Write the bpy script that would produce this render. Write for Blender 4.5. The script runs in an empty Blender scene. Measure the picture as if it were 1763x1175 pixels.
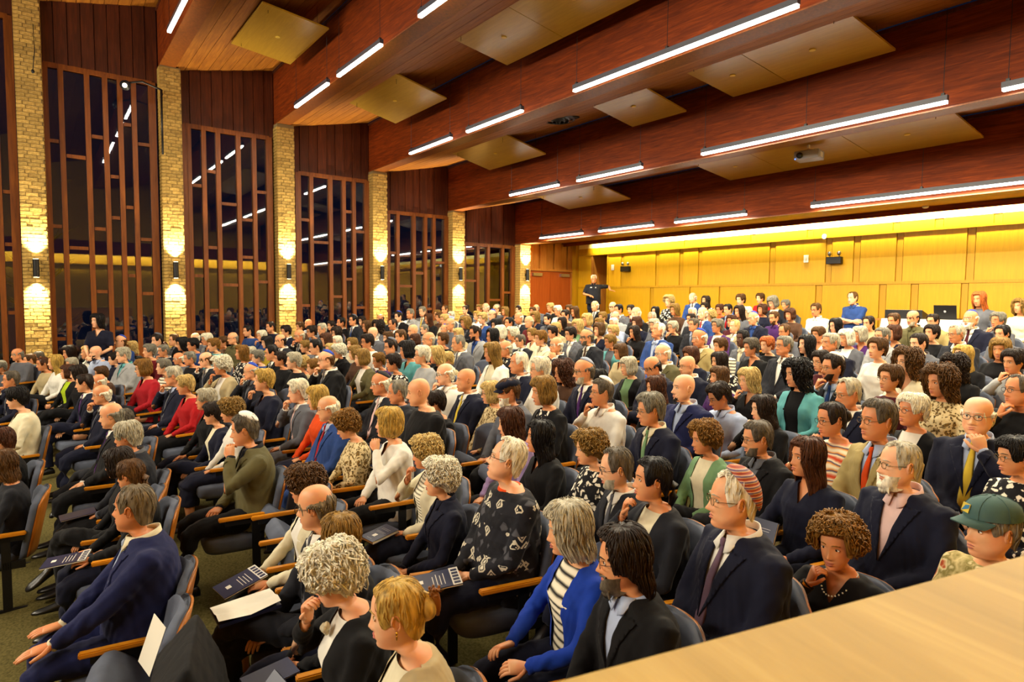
import bpy, bmesh, math, random
import numpy as np
from mathutils import Vector, Matrix
rng = np.random.RandomState(7)
C = bpy.context.scene.collection
PI = math.pi
# ------------------------------------------------------------------ camera
CZ = 2.45
FPX, YAW, PIT, ROL = 1090.905, 0.9270407, 0.0634924, 0.0087212
cam = bpy.data.cameras.new('camera'); camo = bpy.data.objects.new('camera', cam); C.objects.link(camo)
cam.sensor_width = 36.0; cam.lens = FPX*36.0/1763; cam.clip_start = .02; cam.clip_end = 200
_c = Vector((-math.sin(YAW)*math.cos(PIT), math.cos(YAW)*math.cos(PIT), -math.sin(PIT)))
_r = Vector((math.cos(YAW), math.sin(YAW), 0)); _u = _r.cross(_c)
_r2 = _r*math.cos(ROL)+_u*math.sin(ROL); _u2 = -_r*math.sin(ROL)+_u*math.cos(ROL)
camo.matrix_world = Matrix(((_r2.x,_u2.x,-_c.x,0),(_r2.y,_u2.y,-_c.y,0),(_r2.z,_u2.z,-_c.z,CZ),(0,0,0,1)))
bpy.context.scene.camera = camo
cam.dof.use_dof = True; cam.dof.focus_distance = 5.0; cam.dof.aperture_fstop = 5.6
# ------------------------------------------------------------------ world, exposure, area lights
w = bpy.data.worlds.new('night'); bpy.context.scene.world = w; w.use_nodes = True
w.node_tree.nodes['Background'].inputs[0].default_value = (.010,.014,.035,1)
w.node_tree.nodes['Background'].inputs[1].default_value = .35
vs = bpy.context.scene.view_settings
vs.view_transform = 'Standard'; vs.look = 'None'; vs.gamma = 1; vs.use_curve_mapping = False; vs.exposure = 0.12
def area(name, loc, size, sy, power, col, aim, spread=180):
    l = bpy.data.lights.new(name, 'AREA'); l.shape = 'RECTANGLE'; l.size = size; l.size_y = sy
    l.energy = power; l.color = col; l.spread = math.radians(spread)
    o = bpy.data.objects.new(name, l); C.objects.link(o); o.location = loc
    o.rotation_euler = (Vector(aim)-Vector(loc)).to_track_quat('-Z','Z').to_euler(); return o
# the stage wash lamps that hang above the platform in front of the audience
area('stage_wash_light', (-11,-6.5,6.2), 5, 1.2, 900, (1,.88,.66), (-8,4,1))
area('stage_wash_light', (-3,-6.5,6.0), 5, 1.2, 620, (1,.86,.66), (-4,5,1))
PEND = {1:[(13.66,11.76),(11.2,9.3),(8.3,4.5)],2:[(14.12,12.19),(11.69,9.82),(8.54,4.7),(4.1,.3)],3:[(13.59,11.73),(11.12,9.27),(7.9,4.07),(3.4,-.4)],
 4:[(13.0,11.13),(10.51,8.63),(7.23,3.38),(2.8,-1)],5:[(14.83,12.98),(12.35,10.47),(9.81,7.92),(6.51,2.66),(2.1,-1.7)]}  # unseen spans beyond the right edge of view are added for lighting
PZ = {1:4.98,2:4.17,3:3.44,4:2.66,5:1.885}
PWR = {1:16,2:32,3:52,4:58,5:50}
for r_, L_ in PEND.items():
    for a_, b_ in L_:
        x_ = -(a_+b_)/2; n_ = abs(a_-b_)
        area('pendant_light_glow', (x_, 2.5*r_-.35, PZ[r_]+CZ-.026), n_*.97, .05, PWR[r_]*n_, (1,.89,.64), (x_, 2.5*r_-.35, 0))
# cove light hidden behind the soffit along the rear wall
area('cove_glow', (-6.5, 14.52, CZ+2.16), 17.4, .06, 800, (1,.90,.58), (-6.5,14.80,CZ+1.86), 80)
o_ = area('cove_glow', (2.82, 6.0, CZ+2.16), .06, 16, 600, (1,.88,.5), (3.18,6,CZ+1.86), 80)
# ------------------------------------------------------------------ materials
def lin(c):
    if isinstance(c, str): c = [int(c[i:i+2],16)/255 for i in (0,2,4)]
    return tuple(((v+.055)/1.055)**2.4 if v > .04045 else v/12.92 for v in c)+(1,)
class MT:
    def __init__(s, name, rough=.6, spec=.4):
        s.m = bpy.data.materials.new(name); s.m.use_nodes = True; s.t = s.m.node_tree; s.n = s.t.nodes
        s.b = s.n['Principled BSDF']; s.b.inputs['Roughness'].default_value = rough
        s.b.inputs['Specular IOR Level'].default_value = spec; s.co = None
    def N(s, ty, **k):
        n = s.n.new(ty)
        for a, v in k.items():
            if a in n.inputs: n.inputs[a].default_value = v
            else: setattr(n, a, v)
        return n
    def L(s, a, b): s.t.links.new(a, b)
    def coord(s, scale=(1,1,1), which='Object', rot=(0,0,0)):
        t = s.N('ShaderNodeTexCoord'); m = s.N('ShaderNodeMapping'); m.inputs['Scale'].default_value = scale; m.inputs['Rotation'].default_value = rot
        s.L(t.outputs[which], m.inputs[0]); return m.outputs[0]
    def ramp(s, fac, stops, interp='LINEAR'):
        r = s.N('ShaderNodeValToRGB'); e = r.color_ramp; e.interpolation = interp
        while len(e.elements) < len(stops): e.elements.new(.5)
        for el, (p, c) in zip(e.elements, stops): el.position = p; el.color = c
        s.L(fac, r.inputs[0]); return r.outputs[0]
    def bump(s, h, strength=.3, dist=.01):
        b = s.N('ShaderNodeBump'); b.inputs['Strength'].default_value = strength; b.inputs['Distance'].default_value = dist
        s.L(h, b.inputs['Height']); s.L(b.outputs[0], s.b.inputs['Normal'])
    def col(s, o): s.L(o, s.b.inputs['Base Color'])
def plain(name, c, rough=.5, metal=0, spec=.4):
    q = MT(name, rough, spec); q.b.inputs['Base Color'].default_value = lin(c); q.b.inputs['Metallic'].default_value = metal; return q.m
def emis(name, c, s):
    q = MT(name); q.b.inputs['Base Color'].default_value = (0,0,0,1); q.b.inputs['Emission Color'].default_value = lin(c); q.b.inputs['Emission Strength'].default_value = s; return q.m
def wood(name, c1, c2, c3, axis='x', rough=.45, sc=1.0, spec=.35, var=.12):
    q = MT(name, rough, spec)
    s_ = {'x':(1.2,14,14),'y':(14,1.2,14),'z':(14,14,1.0)}[axis]
    co = q.coord(tuple(v*sc for v in s_))
    n = q.N('ShaderNodeTexNoise'); n.inputs['Scale'].default_value = 1.6; n.inputs['Detail'].default_value = 7; n.inputs['Roughness'].default_value = .62; n.inputs['Distortion'].default_value = .8
    q.L(co, n.inputs['Vector'])
    c = q.ramp(n.outputs[0], [(.25,lin(c1)),(.5,lin(c2)),(.75,lin(c3))])
    oi = q.N('ShaderNodeObjectInfo'); hv = q.N('ShaderNodeHueSaturation'); mr = q.N('ShaderNodeMapRange')
    mr.inputs['To Min'].default_value = 1-var; mr.inputs['To Max'].default_value = 1+var
    q.L(oi.outputs['Random'], mr.inputs['Value']); q.L(mr.outputs[0], hv.inputs['Value']); q.L(c, hv.inputs['Color']); q.col(hv.outputs[0])
    q.bump(n.outputs[0], .12, .004); return q.m
def fabric(name, c, pat=None, rough=.85):
    q = MT(name, rough, .2); base = lin(c)
    n = q.N('ShaderNodeTexNoise'); n.inputs['Scale'].default_value = 9; n.inputs['Detail'].default_value = 3
    q.L(q.coord(), n.inputs['Vector'])
    if pat is None:
        d = tuple(v*.78 for v in base[:3])+(1,)
        q.col(q.ramp(n.outputs[0], [(.3,d),(.7,base)]))
    elif pat in ('leopard','floralbw','floral'):
        v = q.N('ShaderNodeTexVoronoi'); v.inputs['Scale'].default_value = {'leopard':34,'floralbw':22,'floral':17}[pat]
        nn = q.N('ShaderNodeTexNoise'); nn.inputs['Scale'].default_value = 14; mx = q.N('ShaderNodeMixRGB'); mx.inputs[0].default_value = .12
        q.L(q.coord(), nn.inputs['Vector']); q.L(q.coord(), mx.inputs[1]); q.L(nn.outputs['Color'], mx.inputs[2]); q.L(mx.outputs[0], v.inputs['Vector'])
        if pat == 'leopard': st = [(0,lin('2a1c0c')),(.22,lin('8a6a30')),(.36,lin('20160a')),(.5,lin('cdb887')),(1,lin('d8cba4'))]
        elif pat == 'floralbw': st = [(0,lin('f0ead8')),(.36,lin('e8e2d0')),(.44,lin('17171c')),(1,lin('101016'))]
        else: st = [(0,lin('8c2a12')),(.25,lin('b5532a')),(.4,lin('e2d2a0')),(.6,lin('7d7238')),(1,lin('d9c48c'))]
        q.col(q.ramp(v.outputs['Distance'], st))
    else:
        wv = q.N('ShaderNodeTexWave'); wv.bands_direction = 'Z'; wv.inputs['Scale'].default_value = {'stripe':7,'nordic':2.1,'check':12,'scarf':3}[pat]; wv.inputs['Distortion'].default_value = {'stripe':1.5,'nordic':0,'check':.5,'scarf':6}[pat]
        q.L(q.coord(), wv.inputs['Vector'])
        if pat == 'nordic':
            ck = q.N('ShaderNodeTexVoronoi'); ck.distance = 'MANHATTAN'; ck.inputs['Scale'].default_value = 15; q.L(q.coord(), ck.inputs['Vector'])
            c1 = q.ramp(ck.outputs['Distance'], [(0,lin('d2ccb8')),(.30,lin('14151c')),(.42,lin('c4bda8')),(.62,lin('1b1c24'))], 'CONSTANT')
            ck2 = q.N('ShaderNodeTexVoronoi'); ck2.distance = 'MANHATTAN'; ck2.inputs['Scale'].default_value = 13; q.L(q.coord(), ck2.inputs['Vector'])
            c2 = q.ramp(ck2.outputs['Distance'], [(0,lin('4a4b52')),(.4,lin('3c3d45')),(.5,lin('15161d')),(1,lin('1a1b22'))], 'CONSTANT')
            mx = q.N('ShaderNodeMixRGB'); f = q.ramp(wv.outputs[0], [(0,(0,0,0,1)),(.62,(1,1,1,1))], 'CONSTANT'); q.L(f, mx.inputs[0]); q.L(c2, mx.inputs[1]); q.L(c1, mx.inputs[2]); q.col(mx.outputs[0])
        else:
            st = {'stripe':[(0,lin('1a1a20')),(.5,lin('d8d2bb')),(1,lin('e6e0cc'))],'check':[(0,lin('6d6a5c')),(.5,lin('d9d3b8')),(1,lin('e8e4d0'))],
                  'scarf':[(0,lin('c8441e')),(.3,lin('ece0bb')),(.55,lin('2a2f6a')),(.75,lin('d9902a')),(1,lin('efe6c8'))]}[pat]
            q.col(q.ramp(wv.outputs[0], st))
    n2 = q.N('ShaderNodeTexNoise'); n2.inputs['Scale'].default_value = 7; n2.inputs['Detail'].default_value = 2; n2.inputs['Distortion'].default_value = .6
    q.L(q.coord((1,1,.7)), n2.inputs['Vector']); q.bump(n2.outputs[0], .35, .02)
    q.b.inputs['Sheen Weight'].default_value = .04
    return q.m
_mc = {}
def mc(key, fn, *a, **k):
    if key not in _mc: _mc[key] = fn(*a, **k)
    return _mc[key]
M_red = wood('redwood', '431705','652706','843808','x',.6, spec=.15)
M_redz = wood('redwood_boards', '2e1206','471c0a','5e2a10','z',.5)
M_mull = wood('mahogany', '52280a','70390c','864a10','z',.42, var=.05)
M_deck = wood('cedar_deck', '6e3c0c','8c5210','a86c1c','x',.55)
M_cloud = wood('maple_panel', '94701c','a07a20','ac8728','x',.30, var=.06, spec=.5)
M_gold = wood('golden_veneer', 'aa8004','b58806','bf900a','z',.5, sc=1.2, var=.03)
M_goldd = wood('golden_trim', '9c7404','a87c06','b28408','z',.5, var=.03)
M_slat = wood('oak_boards', '8a551a','a06724','b47a30','z',.5)
M_door = wood('door_veneer', '8a3c10','9e4a16','a9541b','z',.4, var=.03)
M_arm = wood('armrest_oak', 'a8660e','bd7814','cf8a20','y',.35)
M_shell = wood('beech_shell', '8f5113','a5621b','b87426','z',.35)
M_rail = wood('rail_maple', '9a7c30','ad8d3c','c4a554','y',.5, sc=.35, spec=.25)
M_glass = None
def glassm():
    q = MT('dark_window_glass'); nt = q.t; nt.nodes.remove(q.b)
    t = q.N('ShaderNodeBsdfTransparent'); t.inputs[0].default_value = (.75,.8,.85,1); g = q.N('ShaderNodeBsdfGlossy'); g.inputs['Roughness'].default_value = .015
    f = q.N('ShaderNodeFresnel'); f.inputs[0].default_value = 1.75; mx = q.N('ShaderNodeMixShader')
    q.L(f.outputs[0], mx.inputs[0]); q.L(t.outputs[0], mx.inputs[1]); q.L(g.outputs[0], mx.inputs[2]); q.L(mx.outputs[0], q.n['Material Output'].inputs[0]); return q.m
M_glass = glassm()
def brickm():
    q = MT('buff_brick', .8, .2); n = q.N('ShaderNodeTexNoise'); n.inputs['Scale'].default_value = 30; n.inputs['Detail'].default_value = 5
    q.L(q.coord(), n.inputs['Vector']); c = q.ramp(n.outputs[0], [(.3,lin('a38545')),(.6,lin('bd9c55')),(.8,lin('ccb06c'))])
    oi = q.N('ShaderNodeObjectInfo'); hv = q.N('ShaderNodeHueSaturation'); mr = q.N('ShaderNodeMapRange'); mr.inputs['To Min'].default_value = .72; mr.inputs['To Max'].default_value = 1.15
    q.L(oi.outputs['Random'], mr.inputs['Value']); q.L(mr.outputs[0], hv.inputs['Value']); q.L(c, hv.inputs['Color']); q.col(hv.outputs[0]); q.bump(n.outputs[0], .5, .006); return q.m
M_brick = brickm(); M_mortar = plain('mortar', '7d6a48', .9)
M_black = plain('black_metal', '0c0c10', .4); M_steel = plain('brushed_steel', 'b9bbc0', .3, 1); M_grey = plain('grey_plastic', '9a9ca6', .4)
M_white = plain('white_plastic', 'e4e2d8', .4); M_paper = plain('white_paper', 'e8e4d4', .8); M_brass = plain('brass', 'c09030', .3, 1)
M_gold2 = plain('gold_jewellery', 'c9a030', .25, 1); M_navybook = plain('navy_book_cover', '1c2346', .4); M_bookw = plain('brochure_white', 'd6d4cc', .5)
M_seat = fabric('grey_seat_fabric', '565d6e')
def carpetm():
    q = MT('olive_carpet', .95, .1); n = q.N('ShaderNodeTexNoise'); n.inputs['Scale'].default_value = 60; q.L(q.coord(), n.inputs['Vector'])
    q.col(q.ramp(n.outputs[0], [(.3,lin('453f20')),(.7,lin('655c34'))])); q.bump(n.outputs[0], .4, .004); return q.m
M_carpet = carpetm(); M_dark = plain('dark_paint', '14100c', .8)
# ------------------------------------------------------------------ object helpers
def link(o, parent=None):
    C.objects.link(o)
    if parent is not None: o.parent = parent
    return o
def tag(o, label=None, cat=None, group=None, kind=None):
    if label: o['label'] = label
    if cat: o['category'] = cat
    if group: o['group'] = group
    if kind: o['kind'] = kind
    return o
def empty(name, loc=(0,0,0), rz=0):
    o = bpy.data.objects.new(name, None); o.empty_display_size = .1; C.objects.link(o); o.location = loc; o.rotation_euler = (0,0,rz); return o
class MB:
    def __init__(s): s.v = []; s.f = []; s.m = []; s.n = 0
    def add(s, V, F, slot=0):
        V = np.asarray(V, float); s.v.append(V); 
        for f in F: s.f.append(tuple(int(i)+s.n for i in f)); s.m.append(slot)
        s.n += len(V); return s
    def box(s, x0,x1,y0,y1,z0,z1, slot=0, M=None):
        V = np.array([(x,y,z) for z in (z0,z1) for y in (y0,y1) for x in (x0,x1)], float)
        if M is not None: V = V@np.array(M)[:3,:3].T+np.array(M)[:3,3]
        return s.add(V, [(0,2,3,1),(4,5,7,6),(0,1,5,4),(2,6,7,3),(0,4,6,2),(1,3,7,5)], slot)
    def rings(s, R, caps=(1,1), slot=0, closed=True, flip=False):
        R = np.asarray(R, float); K, n = R.shape[:2]; F = []
        for i in range(K-1):
            for j in range(n if closed else n-1):
                a = i*n+j; b = i*n+(j+1)%n; F.append((a,b,b+n,a+n) if not flip else (a,a+n,b+n,b))
        V = R.reshape(-1,3)
        if caps[0]: F.append(tuple(range(n)) if flip else tuple(range(n))[::-1])
        if caps[1]: F.append(tuple((K-1)*n+np.arange(n))[::-1] if flip else tuple((K-1)*n+np.arange(n)))
        return s.add(V, F, slot)
    def tube(s, P, R, n=8, slot=0, flat=1.0, up=(0,0,1)):
        P = np.asarray(P, float); R = np.broadcast_to(np.asarray(R, float), (len(P),)); t = np.gradient(P, axis=0)
        t /= np.linalg.norm(t, axis=1)[:,None]+1e-9; up = np.asarray(up, float); rs = []
        a = np.linspace(0, 2*PI, n, endpoint=False)
        for p, d, r in zip(P, t, R):
            x = np.cross(up, d); 
            if np.linalg.norm(x) < 1e-3: x = np.cross((1,.1,0), d)
            x /= np.linalg.norm(x); y = np.cross(d, x)
            rs.append(p+r*np.cos(a)[:,None]*x+r*flat*np.sin(a)[:,None]*y)
        return s.rings(rs, slot=slot)
    def ell(s, c, r, n=10, k=7, slot=0, M=None):
        th = np.linspace(0, PI, k+1)[1:-1]; a = np.linspace(0, 2*PI, n, endpoint=False)
        V = [(0,0,1)]+[(math.sin(t)*math.cos(b), math.sin(t)*math.sin(b), math.cos(t)) for t in th for b in a]+[(0,0,-1)]
        V = np.array(V)*np.asarray(r, float)
        if M is not None: V = V@np.array(M).T
        V = V+np.asarray(c, float); F = []; m = len(th)
        for j in range(n): F.append((0, 1+j, 1+(j+1)%n)); F.append((1+m*n, 1+(m-1)*n+(j+1)%n, 1+(m-1)*n+j))
        for i in range(m-1):
            for j in range(n): F.append((1+i*n+j, 1+(i+1)*n+j, 1+(i+1)*n+(j+1)%n, 1+i*n+(j+1)%n))
        return s.add(V, F, slot)
    def mesh(s, name, mats=(), smooth=True):
        me = bpy.data.meshes.new(name); V = np.concatenate(s.v) if s.v else np.zeros((0,3))
        me.from_pydata(V.tolist(), [], s.f); me.polygons.foreach_set('material_index', s.m)
        if smooth: me.polygons.foreach_set('use_smooth', [True]*len(s.f))
        for m in mats: me.materials.append(m)
        me.update(); return me
    def obj(s, name, mats, parent=None, smooth=False, loc=None):
        o = bpy.data.objects.new(name, s.mesh(name, mats if isinstance(mats,(list,tuple)) else [mats], smooth)); link(o, parent)
        if loc: o.location = loc
        return o
def inst(name, me, parent=None, mats=None, loc=None, rot=None):
    o = bpy.data.objects.new(name, me); link(o, parent)
    if mats:
        for i, m in enumerate(mats):
            if i < len(o.material_slots): o.material_slots[i].link = 'OBJECT'; o.material_slots[i].material = m
    if loc is not None: o.location = loc
    if rot is not None: o.rotation_euler = rot
    return o
def bev(o, w=.01, seg=2):
    b = o.modifiers.new('bevel', 'BEVEL'); b.width = w; b.segments = seg; b.limit_method = 'ANGLE'; return o
def floor_z(y): return .095*y
# ================================================================== the hall
XW = -16.0; XG = -16.32; YB = 14.8; BT = lambda n: CZ+5.93-.823*n
XR = 3.2; YF = -9.0
m = MB(); m.add([(-17.2,YF,floor_z(YF)),(XR,YF,floor_z(YF)),(XR,YB+1.2,floor_z(YB+1.2)),(-17.2,YB+1.2,floor_z(YB+1.2)),(-17.2,YF,floor_z(YF)-.3),(XR,YF,floor_z(YF)-.3),(XR,YB+1.2,floor_z(YB+1.2)-.3),(-17.2,YB+1.2,floor_z(YB+1.2)-.3)],
      [(0,1,2,3),(7,6,5,4),(0,4,5,1),(1,5,6,2),(2,6,7,3),(3,7,4,0)])
tag(m.obj('floor', M_carpet), 'olive carpeted floor sloping down towards the stage', kind='structure')
# ceiling: every bay is a deck of boards rising to a deep timber drop beam
ceil_ = empty('ceiling'); tag(ceil_, 'stepped timber ceiling of cedar decks', kind='structure')
for n in range(-3, 6):
    y0 = 2.5*n+.12; y1 = 2.5*(n+1)-.17 if n < 5 else 14.35
    z0 = BT(n); z1 = BT(n+1)+1.3 if n < 5 else BT(5)+.14
    k = 9
    for i in range(k):
        a, b = i/k, (i+1)/k-.004
        ya, yb = y0+(y1-y0)*a, y0+(y1-y0)*b; za, zb = z0+(z1-z0)*a, z0+(z1-z0)*b
        q = MB(); q.add([(-17,ya,za),(XR,ya,za),(XR,yb,zb),(-17,yb,zb),(-17,ya,za+.06),(XR,ya,za+.06),(XR,yb,zb+.06),(-17,yb,zb+.06)], [(0,3,2,1),(4,5,6,7),(0,1,5,4),(1,2,6,5),(2,3,7,6),(3,0,4,7)])
        q.obj('deck_board', M_deck, ceil_)
    q = MB().box(-17,XR,y0,y1,max(z0,z1)+.10,max(z0,z1)+.2); q.obj('deck_backing', M_dark, ceil_)
for n in range(-2, 6):
    t = empty('ceiling_beam', (0,2.5*n,BT(n))); 
    tag(t, ['','deep red timber beam resting on the second brick pier from the left','deep red timber beam resting on the third brick pier from the left','deep red timber beam resting on the fourth brick pier from the left','deep red timber beam resting on the fifth brick pier from the left','rearmost red timber beam, resting on the pier beside the doors'][n] if n >= 1 else ['deep red timber beam above the stage, near end','deep red timber beam above the stage front','red timber beam crossing over the leftmost brick pier'][n+2], 'beam', 'deep timber ceiling beams')
    MB().box(-16.45,XR,-.17,.12,0,1.28).obj('beam_body', M_red, t)
    MB().box(-16.45,XR,-.185,.135,-.02,.0).obj('beam_soffit', M_mull, t)
    MB().box(-16.3,XR,-.20,-.172,1.22,1.26).obj('beam_trim', M_redz, t)
# soffit fascia that hides the cove lamp
MB().box(-16.3,XR,14.30,14.36,BT(5)+.02,BT(5)+.5).obj('trim_1', M_red); tag(bpy.data.objects['trim_1'], 'dark timber fascia in front of the glowing cove', kind='structure')
MB().box(-16.3,XR,14.36,YB+.3,BT(5)+.62,BT(5)+.7).obj('trim_2', M_gold); tag(bpy.data.objects['trim_2'], 'cove lid above the rear wall', kind='structure')
t = MB().box(-15.2,2.2,-.02,.02,-.012,.012).obj('cove_lamp', emis('cove_tube','fff0c0',6)); t.location = (0,14.45,CZ+2.2); tag(t, 'long warm cove lamp behind the soffit over the rear wall', 'lamp')
# ---- brick piers
random.seed(3)
def pier(n):
    yc = 2.5*n+.02; w2 = .215; zt = BT(n)-.02; zb = floor_z(yc)-.02
    p = empty('trim_%d' % (n+3), (XW, yc, 0)); tag(p, ['leftmost','second','third','fourth','fifth','rearmost'][n]+' buff brick pier of the window wall', kind='structure')
    MB().box(-.46,-.012,-w2+.012,w2-.012,zb,zt).obj('mortar_core', M_mortar, p)
    ch = .0745; nc = int((zt-zb)/ch)
    meshes = {}
    def bm_(L, ax):
        key = (round(L,3), ax)
        if key not in meshes:
            q = MB(); 
            if ax == 0: q.box(-.05,.0,0,L,0,ch-.011)
            else: q.box(-L,0,-.0,.05,0,ch-.011)
            meshes[key] = q.mesh('brick', [M_brick], False)
        return meshes[key]
    joined = MB(); cnt = 0
    for c in range(nc):
        z = zb+c*ch; y = -w2; cuts = [.205,.205,.02] if c % 2 else [.1,.205,.125]
        if c % 3 == 2: cuts = [.15,.205,.075]
        jit = 0
        for L in cuts:
            L2 = min(L, w2-y)
            if L2 < .03: 
                y += L; continue
            off = random.uniform(-.006,.006)
            if n <= 3 and cnt < 300 and z > 1.2-.4*n:
                o = inst('brick', bm_(L2-.010, 0), p, loc=(off, y, z)); cnt += 1
            else: joined.box(-.05+off,off,y,y+L2-.010,z,z+ch-.011)
            y += L
        joined.box(-.23+random.uniform(-.01,.01),-.052,-w2-.004,-w2+.04,z,z+ch-.011); joined.box(-.45,-.24,-w2-.004,-w2+.04,z,z+ch-.011)
        joined.box(-.45,-.052,w2-.04,w2+.004,z,z+ch-.011)
    o = joined.obj('brickwork', M_brick, p); o['kind'] = 'stuff'
for n in range(6): pier(n)
# ---- windows
BAY = {0:([-1.9,-1.3,-.9,-.52,-.28],[(0,1.6),(1,.4),(2,2.2),(3,1.04),(3,-.33),(3,2.08)],5.5),
1:([.26,.54,.99,1.31,1.58,1.84,2.19],[(0,3.2),(0,1.46),(0,-.88),(1,2.93),(1,1.03),(2,3.4),(2,1.46),(2,.12),(3,2.6),(3,1.72),(3,-.67),(4,3.75),(4,1.97),(4,.48),(5,3.37),(5,1.29),(5,.09)],4.72),
2:([2.80,2.91,3.22,3.53,3.98,4.34,4.69],[(0,.81),(1,2.6),(1,.52),(1,-.8),(2,2.96),(2,1.19),(2,-.29),(3,2.24),(3,.32),(4,1.9),(4,1.0),(5,2.6),(5,.41)],3.93),
3:([5.39,5.73,6.24,6.6,6.88,7.25],[(0,2.02),(0,-.17),(1,1.47),(2,.98),(2,.07),(3,2.33),(3,.54),(4,1.82),(4,-.22)],3.18),
4:([7.86,8.17,8.68,9.05,9.33,9.76],[(0,1.31),(1,.39),(2,.77),(3,1.52),(3,-.26),(4,1.1)],2.43),
5:([10.36,10.87,11.26,11.81,12.21],[(0,.6),(2,.02),(3,.26)],1.70)}
for k, (V, T, top) in BAY.items():
    wi = empty('window_%d' % (k+1), (XG,(V[0]+V[-1])/2,0)); tag(wi, ['tall dark window at the far left edge, before the first pier','tall dark window between the first and second brick piers','tall dark window between the second and third brick piers','dark window between the third and fourth brick piers','dark window between the fourth and fifth brick piers','dark window between the fifth pier and the pier by the doors'][k], kind='structure')
    yc = wi.location.y; zb = floor_z(yc)-.05; zt = CZ+top
    for i, y in enumerate(V):
        wd = .047 if 0 < i < len(V)-1 else .07
        zz = zt+.02; MB().box(-.07,.08,y-yc-wd,y-yc+wd,zb,zz).obj('mullion', M_mull, wi)
    MB().box(-.06,.07,V[0]-yc,V[-1]-yc,zt-.05,zt+.05).obj('head_rail', M_mull, wi)
    for i in range(len(V)-1):
        cuts = sorted([CZ+z for c, z in T if c == i]); a, b = V[i]-yc+.06, V[i+1]-yc-.06
        if b-a < .03: a, b = V[i]-yc+.02, V[i+1]-yc-.02
        for z in cuts: MB().box(-.05,.055,a,b,z-.035,z+.035).obj('transom', M_mull, wi)
        lv = [zb]+cuts+[zt-.05]
        for z0, z1 in zip(lv[:-1], lv[1:]):
            MB().box(-.004,.0,a-.01,b+.01,z0+.02,z1-.02).obj('pane', M_glass, wi)
    # board cladding over the window up to the deck
    hd = empty('wall_left' if k == 0 else 'trim_%d' % (k+19), (XG,yc,0)); tag(hd, 'red vertical board cladding above window bay %s' % ['one','two','three','four','five','six'][k], kind='structure')
    ya, yb = 2.5*(k-1)+.22, 2.5*k-.18; nb = 9
    for i in range(nb):
        y0 = ya+(yb-ya)*i/nb; y1 = ya+(yb-ya)*(i+1)/nb-.012
        ztp = BT(k-1)+ (BT(k)+1.3-BT(k-1))*((y1-2.5*(k-1))/2.5)+.03
        MB().box(-.05,.03+.02*(i % 2),y0-yc,y1-yc,zt+.03,ztp).obj('board', M_redz, hd)
    MB().box(-.09,-.05,ya-yc,yb-yc,zt,BT(k)+1.4).obj('backing', M_dark, hd)
    # outside: dark ground
g = MB().box(-40,-17,-12,20,-.6,-.3).obj('ground', plain('night_lawn','06080a',.9)); tag(g, 'dark ground outside the windows', kind='structure')
t = empty('tree', (-20.5,-.1,-.3)); tag(t, 'thin bare tree trunk outside behind the first tall window', 'tree')
q = MB(); q.tube([(0,0,0),(.1,.1,1.2),(.05,.3,2.6),(.2,.25,4.2)], [.12,.1,.08,.04]); q.obj('trunk', plain('bark','5a5046',.9), t, True)
q = MB()
for i in range(26):
    a = random.uniform(0,6.3); z = random.uniform(1.2,4); q.tube([(.08,.2,z),(.08+.5*math.cos(a),.2+.5*math.sin(a),z+.5),(.08+.9*math.cos(a+.3),.2+.9*math.sin(a+.3),z+.75)],[.025,.015,.004],5)
q.obj('branches', plain('twigs','4e463c',.9), t, True)
# ---- side door bay
dz = floor_z(13.8)
db = empty('trim_30', (XG,13.76,0)); tag(db, 'oak board cladding above the double doors', kind='structure')
yy = [12.82,12.98,13.02,13.24,13.28,13.55,13.59,13.86,13.90,14.17,14.21,14.45,14.49,14.68]
for i in range(0,14,2):
    MB().box(-.02,.10 if i % 4 else .14,yy[i]-13.76,yy[i+1]-13.76,CZ+1.06,BT(5)+.1).obj('board', M_slat, db)
MB().box(-.1,-.02,-.96,.96,CZ+1.0,BT(5)+.3).obj('backing', M_goldd, db)
fr = empty('door_1', (XG+.02,13.76,0)); tag(fr, 'double brown doors in an oak frame beside the rearmost pier', kind='structure')
MB().box(0,.14,-.98,.95,CZ+.99,CZ+1.06).obj('door_frame', M_slat, fr); MB().box(0,.14,-.99,-.92,dz,CZ+1.0).obj('door_frame', M_slat, fr); MB().box(0,.14,.90,.97,dz,CZ+1.0).obj('door_frame', M_slat, fr)
for sgn, a, b in ((0,-.92,-.015),(1,0,.90)):
    lf = MB().box(.02,.07,a,b,dz,CZ+.98).obj('door_leaf', M_door, fr)
    MB().box(.07,.16,a+.12 if not sgn else b-.5,a+.5 if not sgn else b-.12,CZ+.82,CZ+.92).obj('door_closer', M_steel, lf)
    q = MB(); q.tube([(.13,a+.06,CZ-.45),(.13,b-.06,CZ-.45)],.014); q.box(.07,.14,a+.04,a+.09,CZ-.5,CZ-.30); q.box(.07,.14,b-.09,b-.04,CZ-.5,CZ-.30); q.obj('panic_bar', M_brass, lf)
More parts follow.
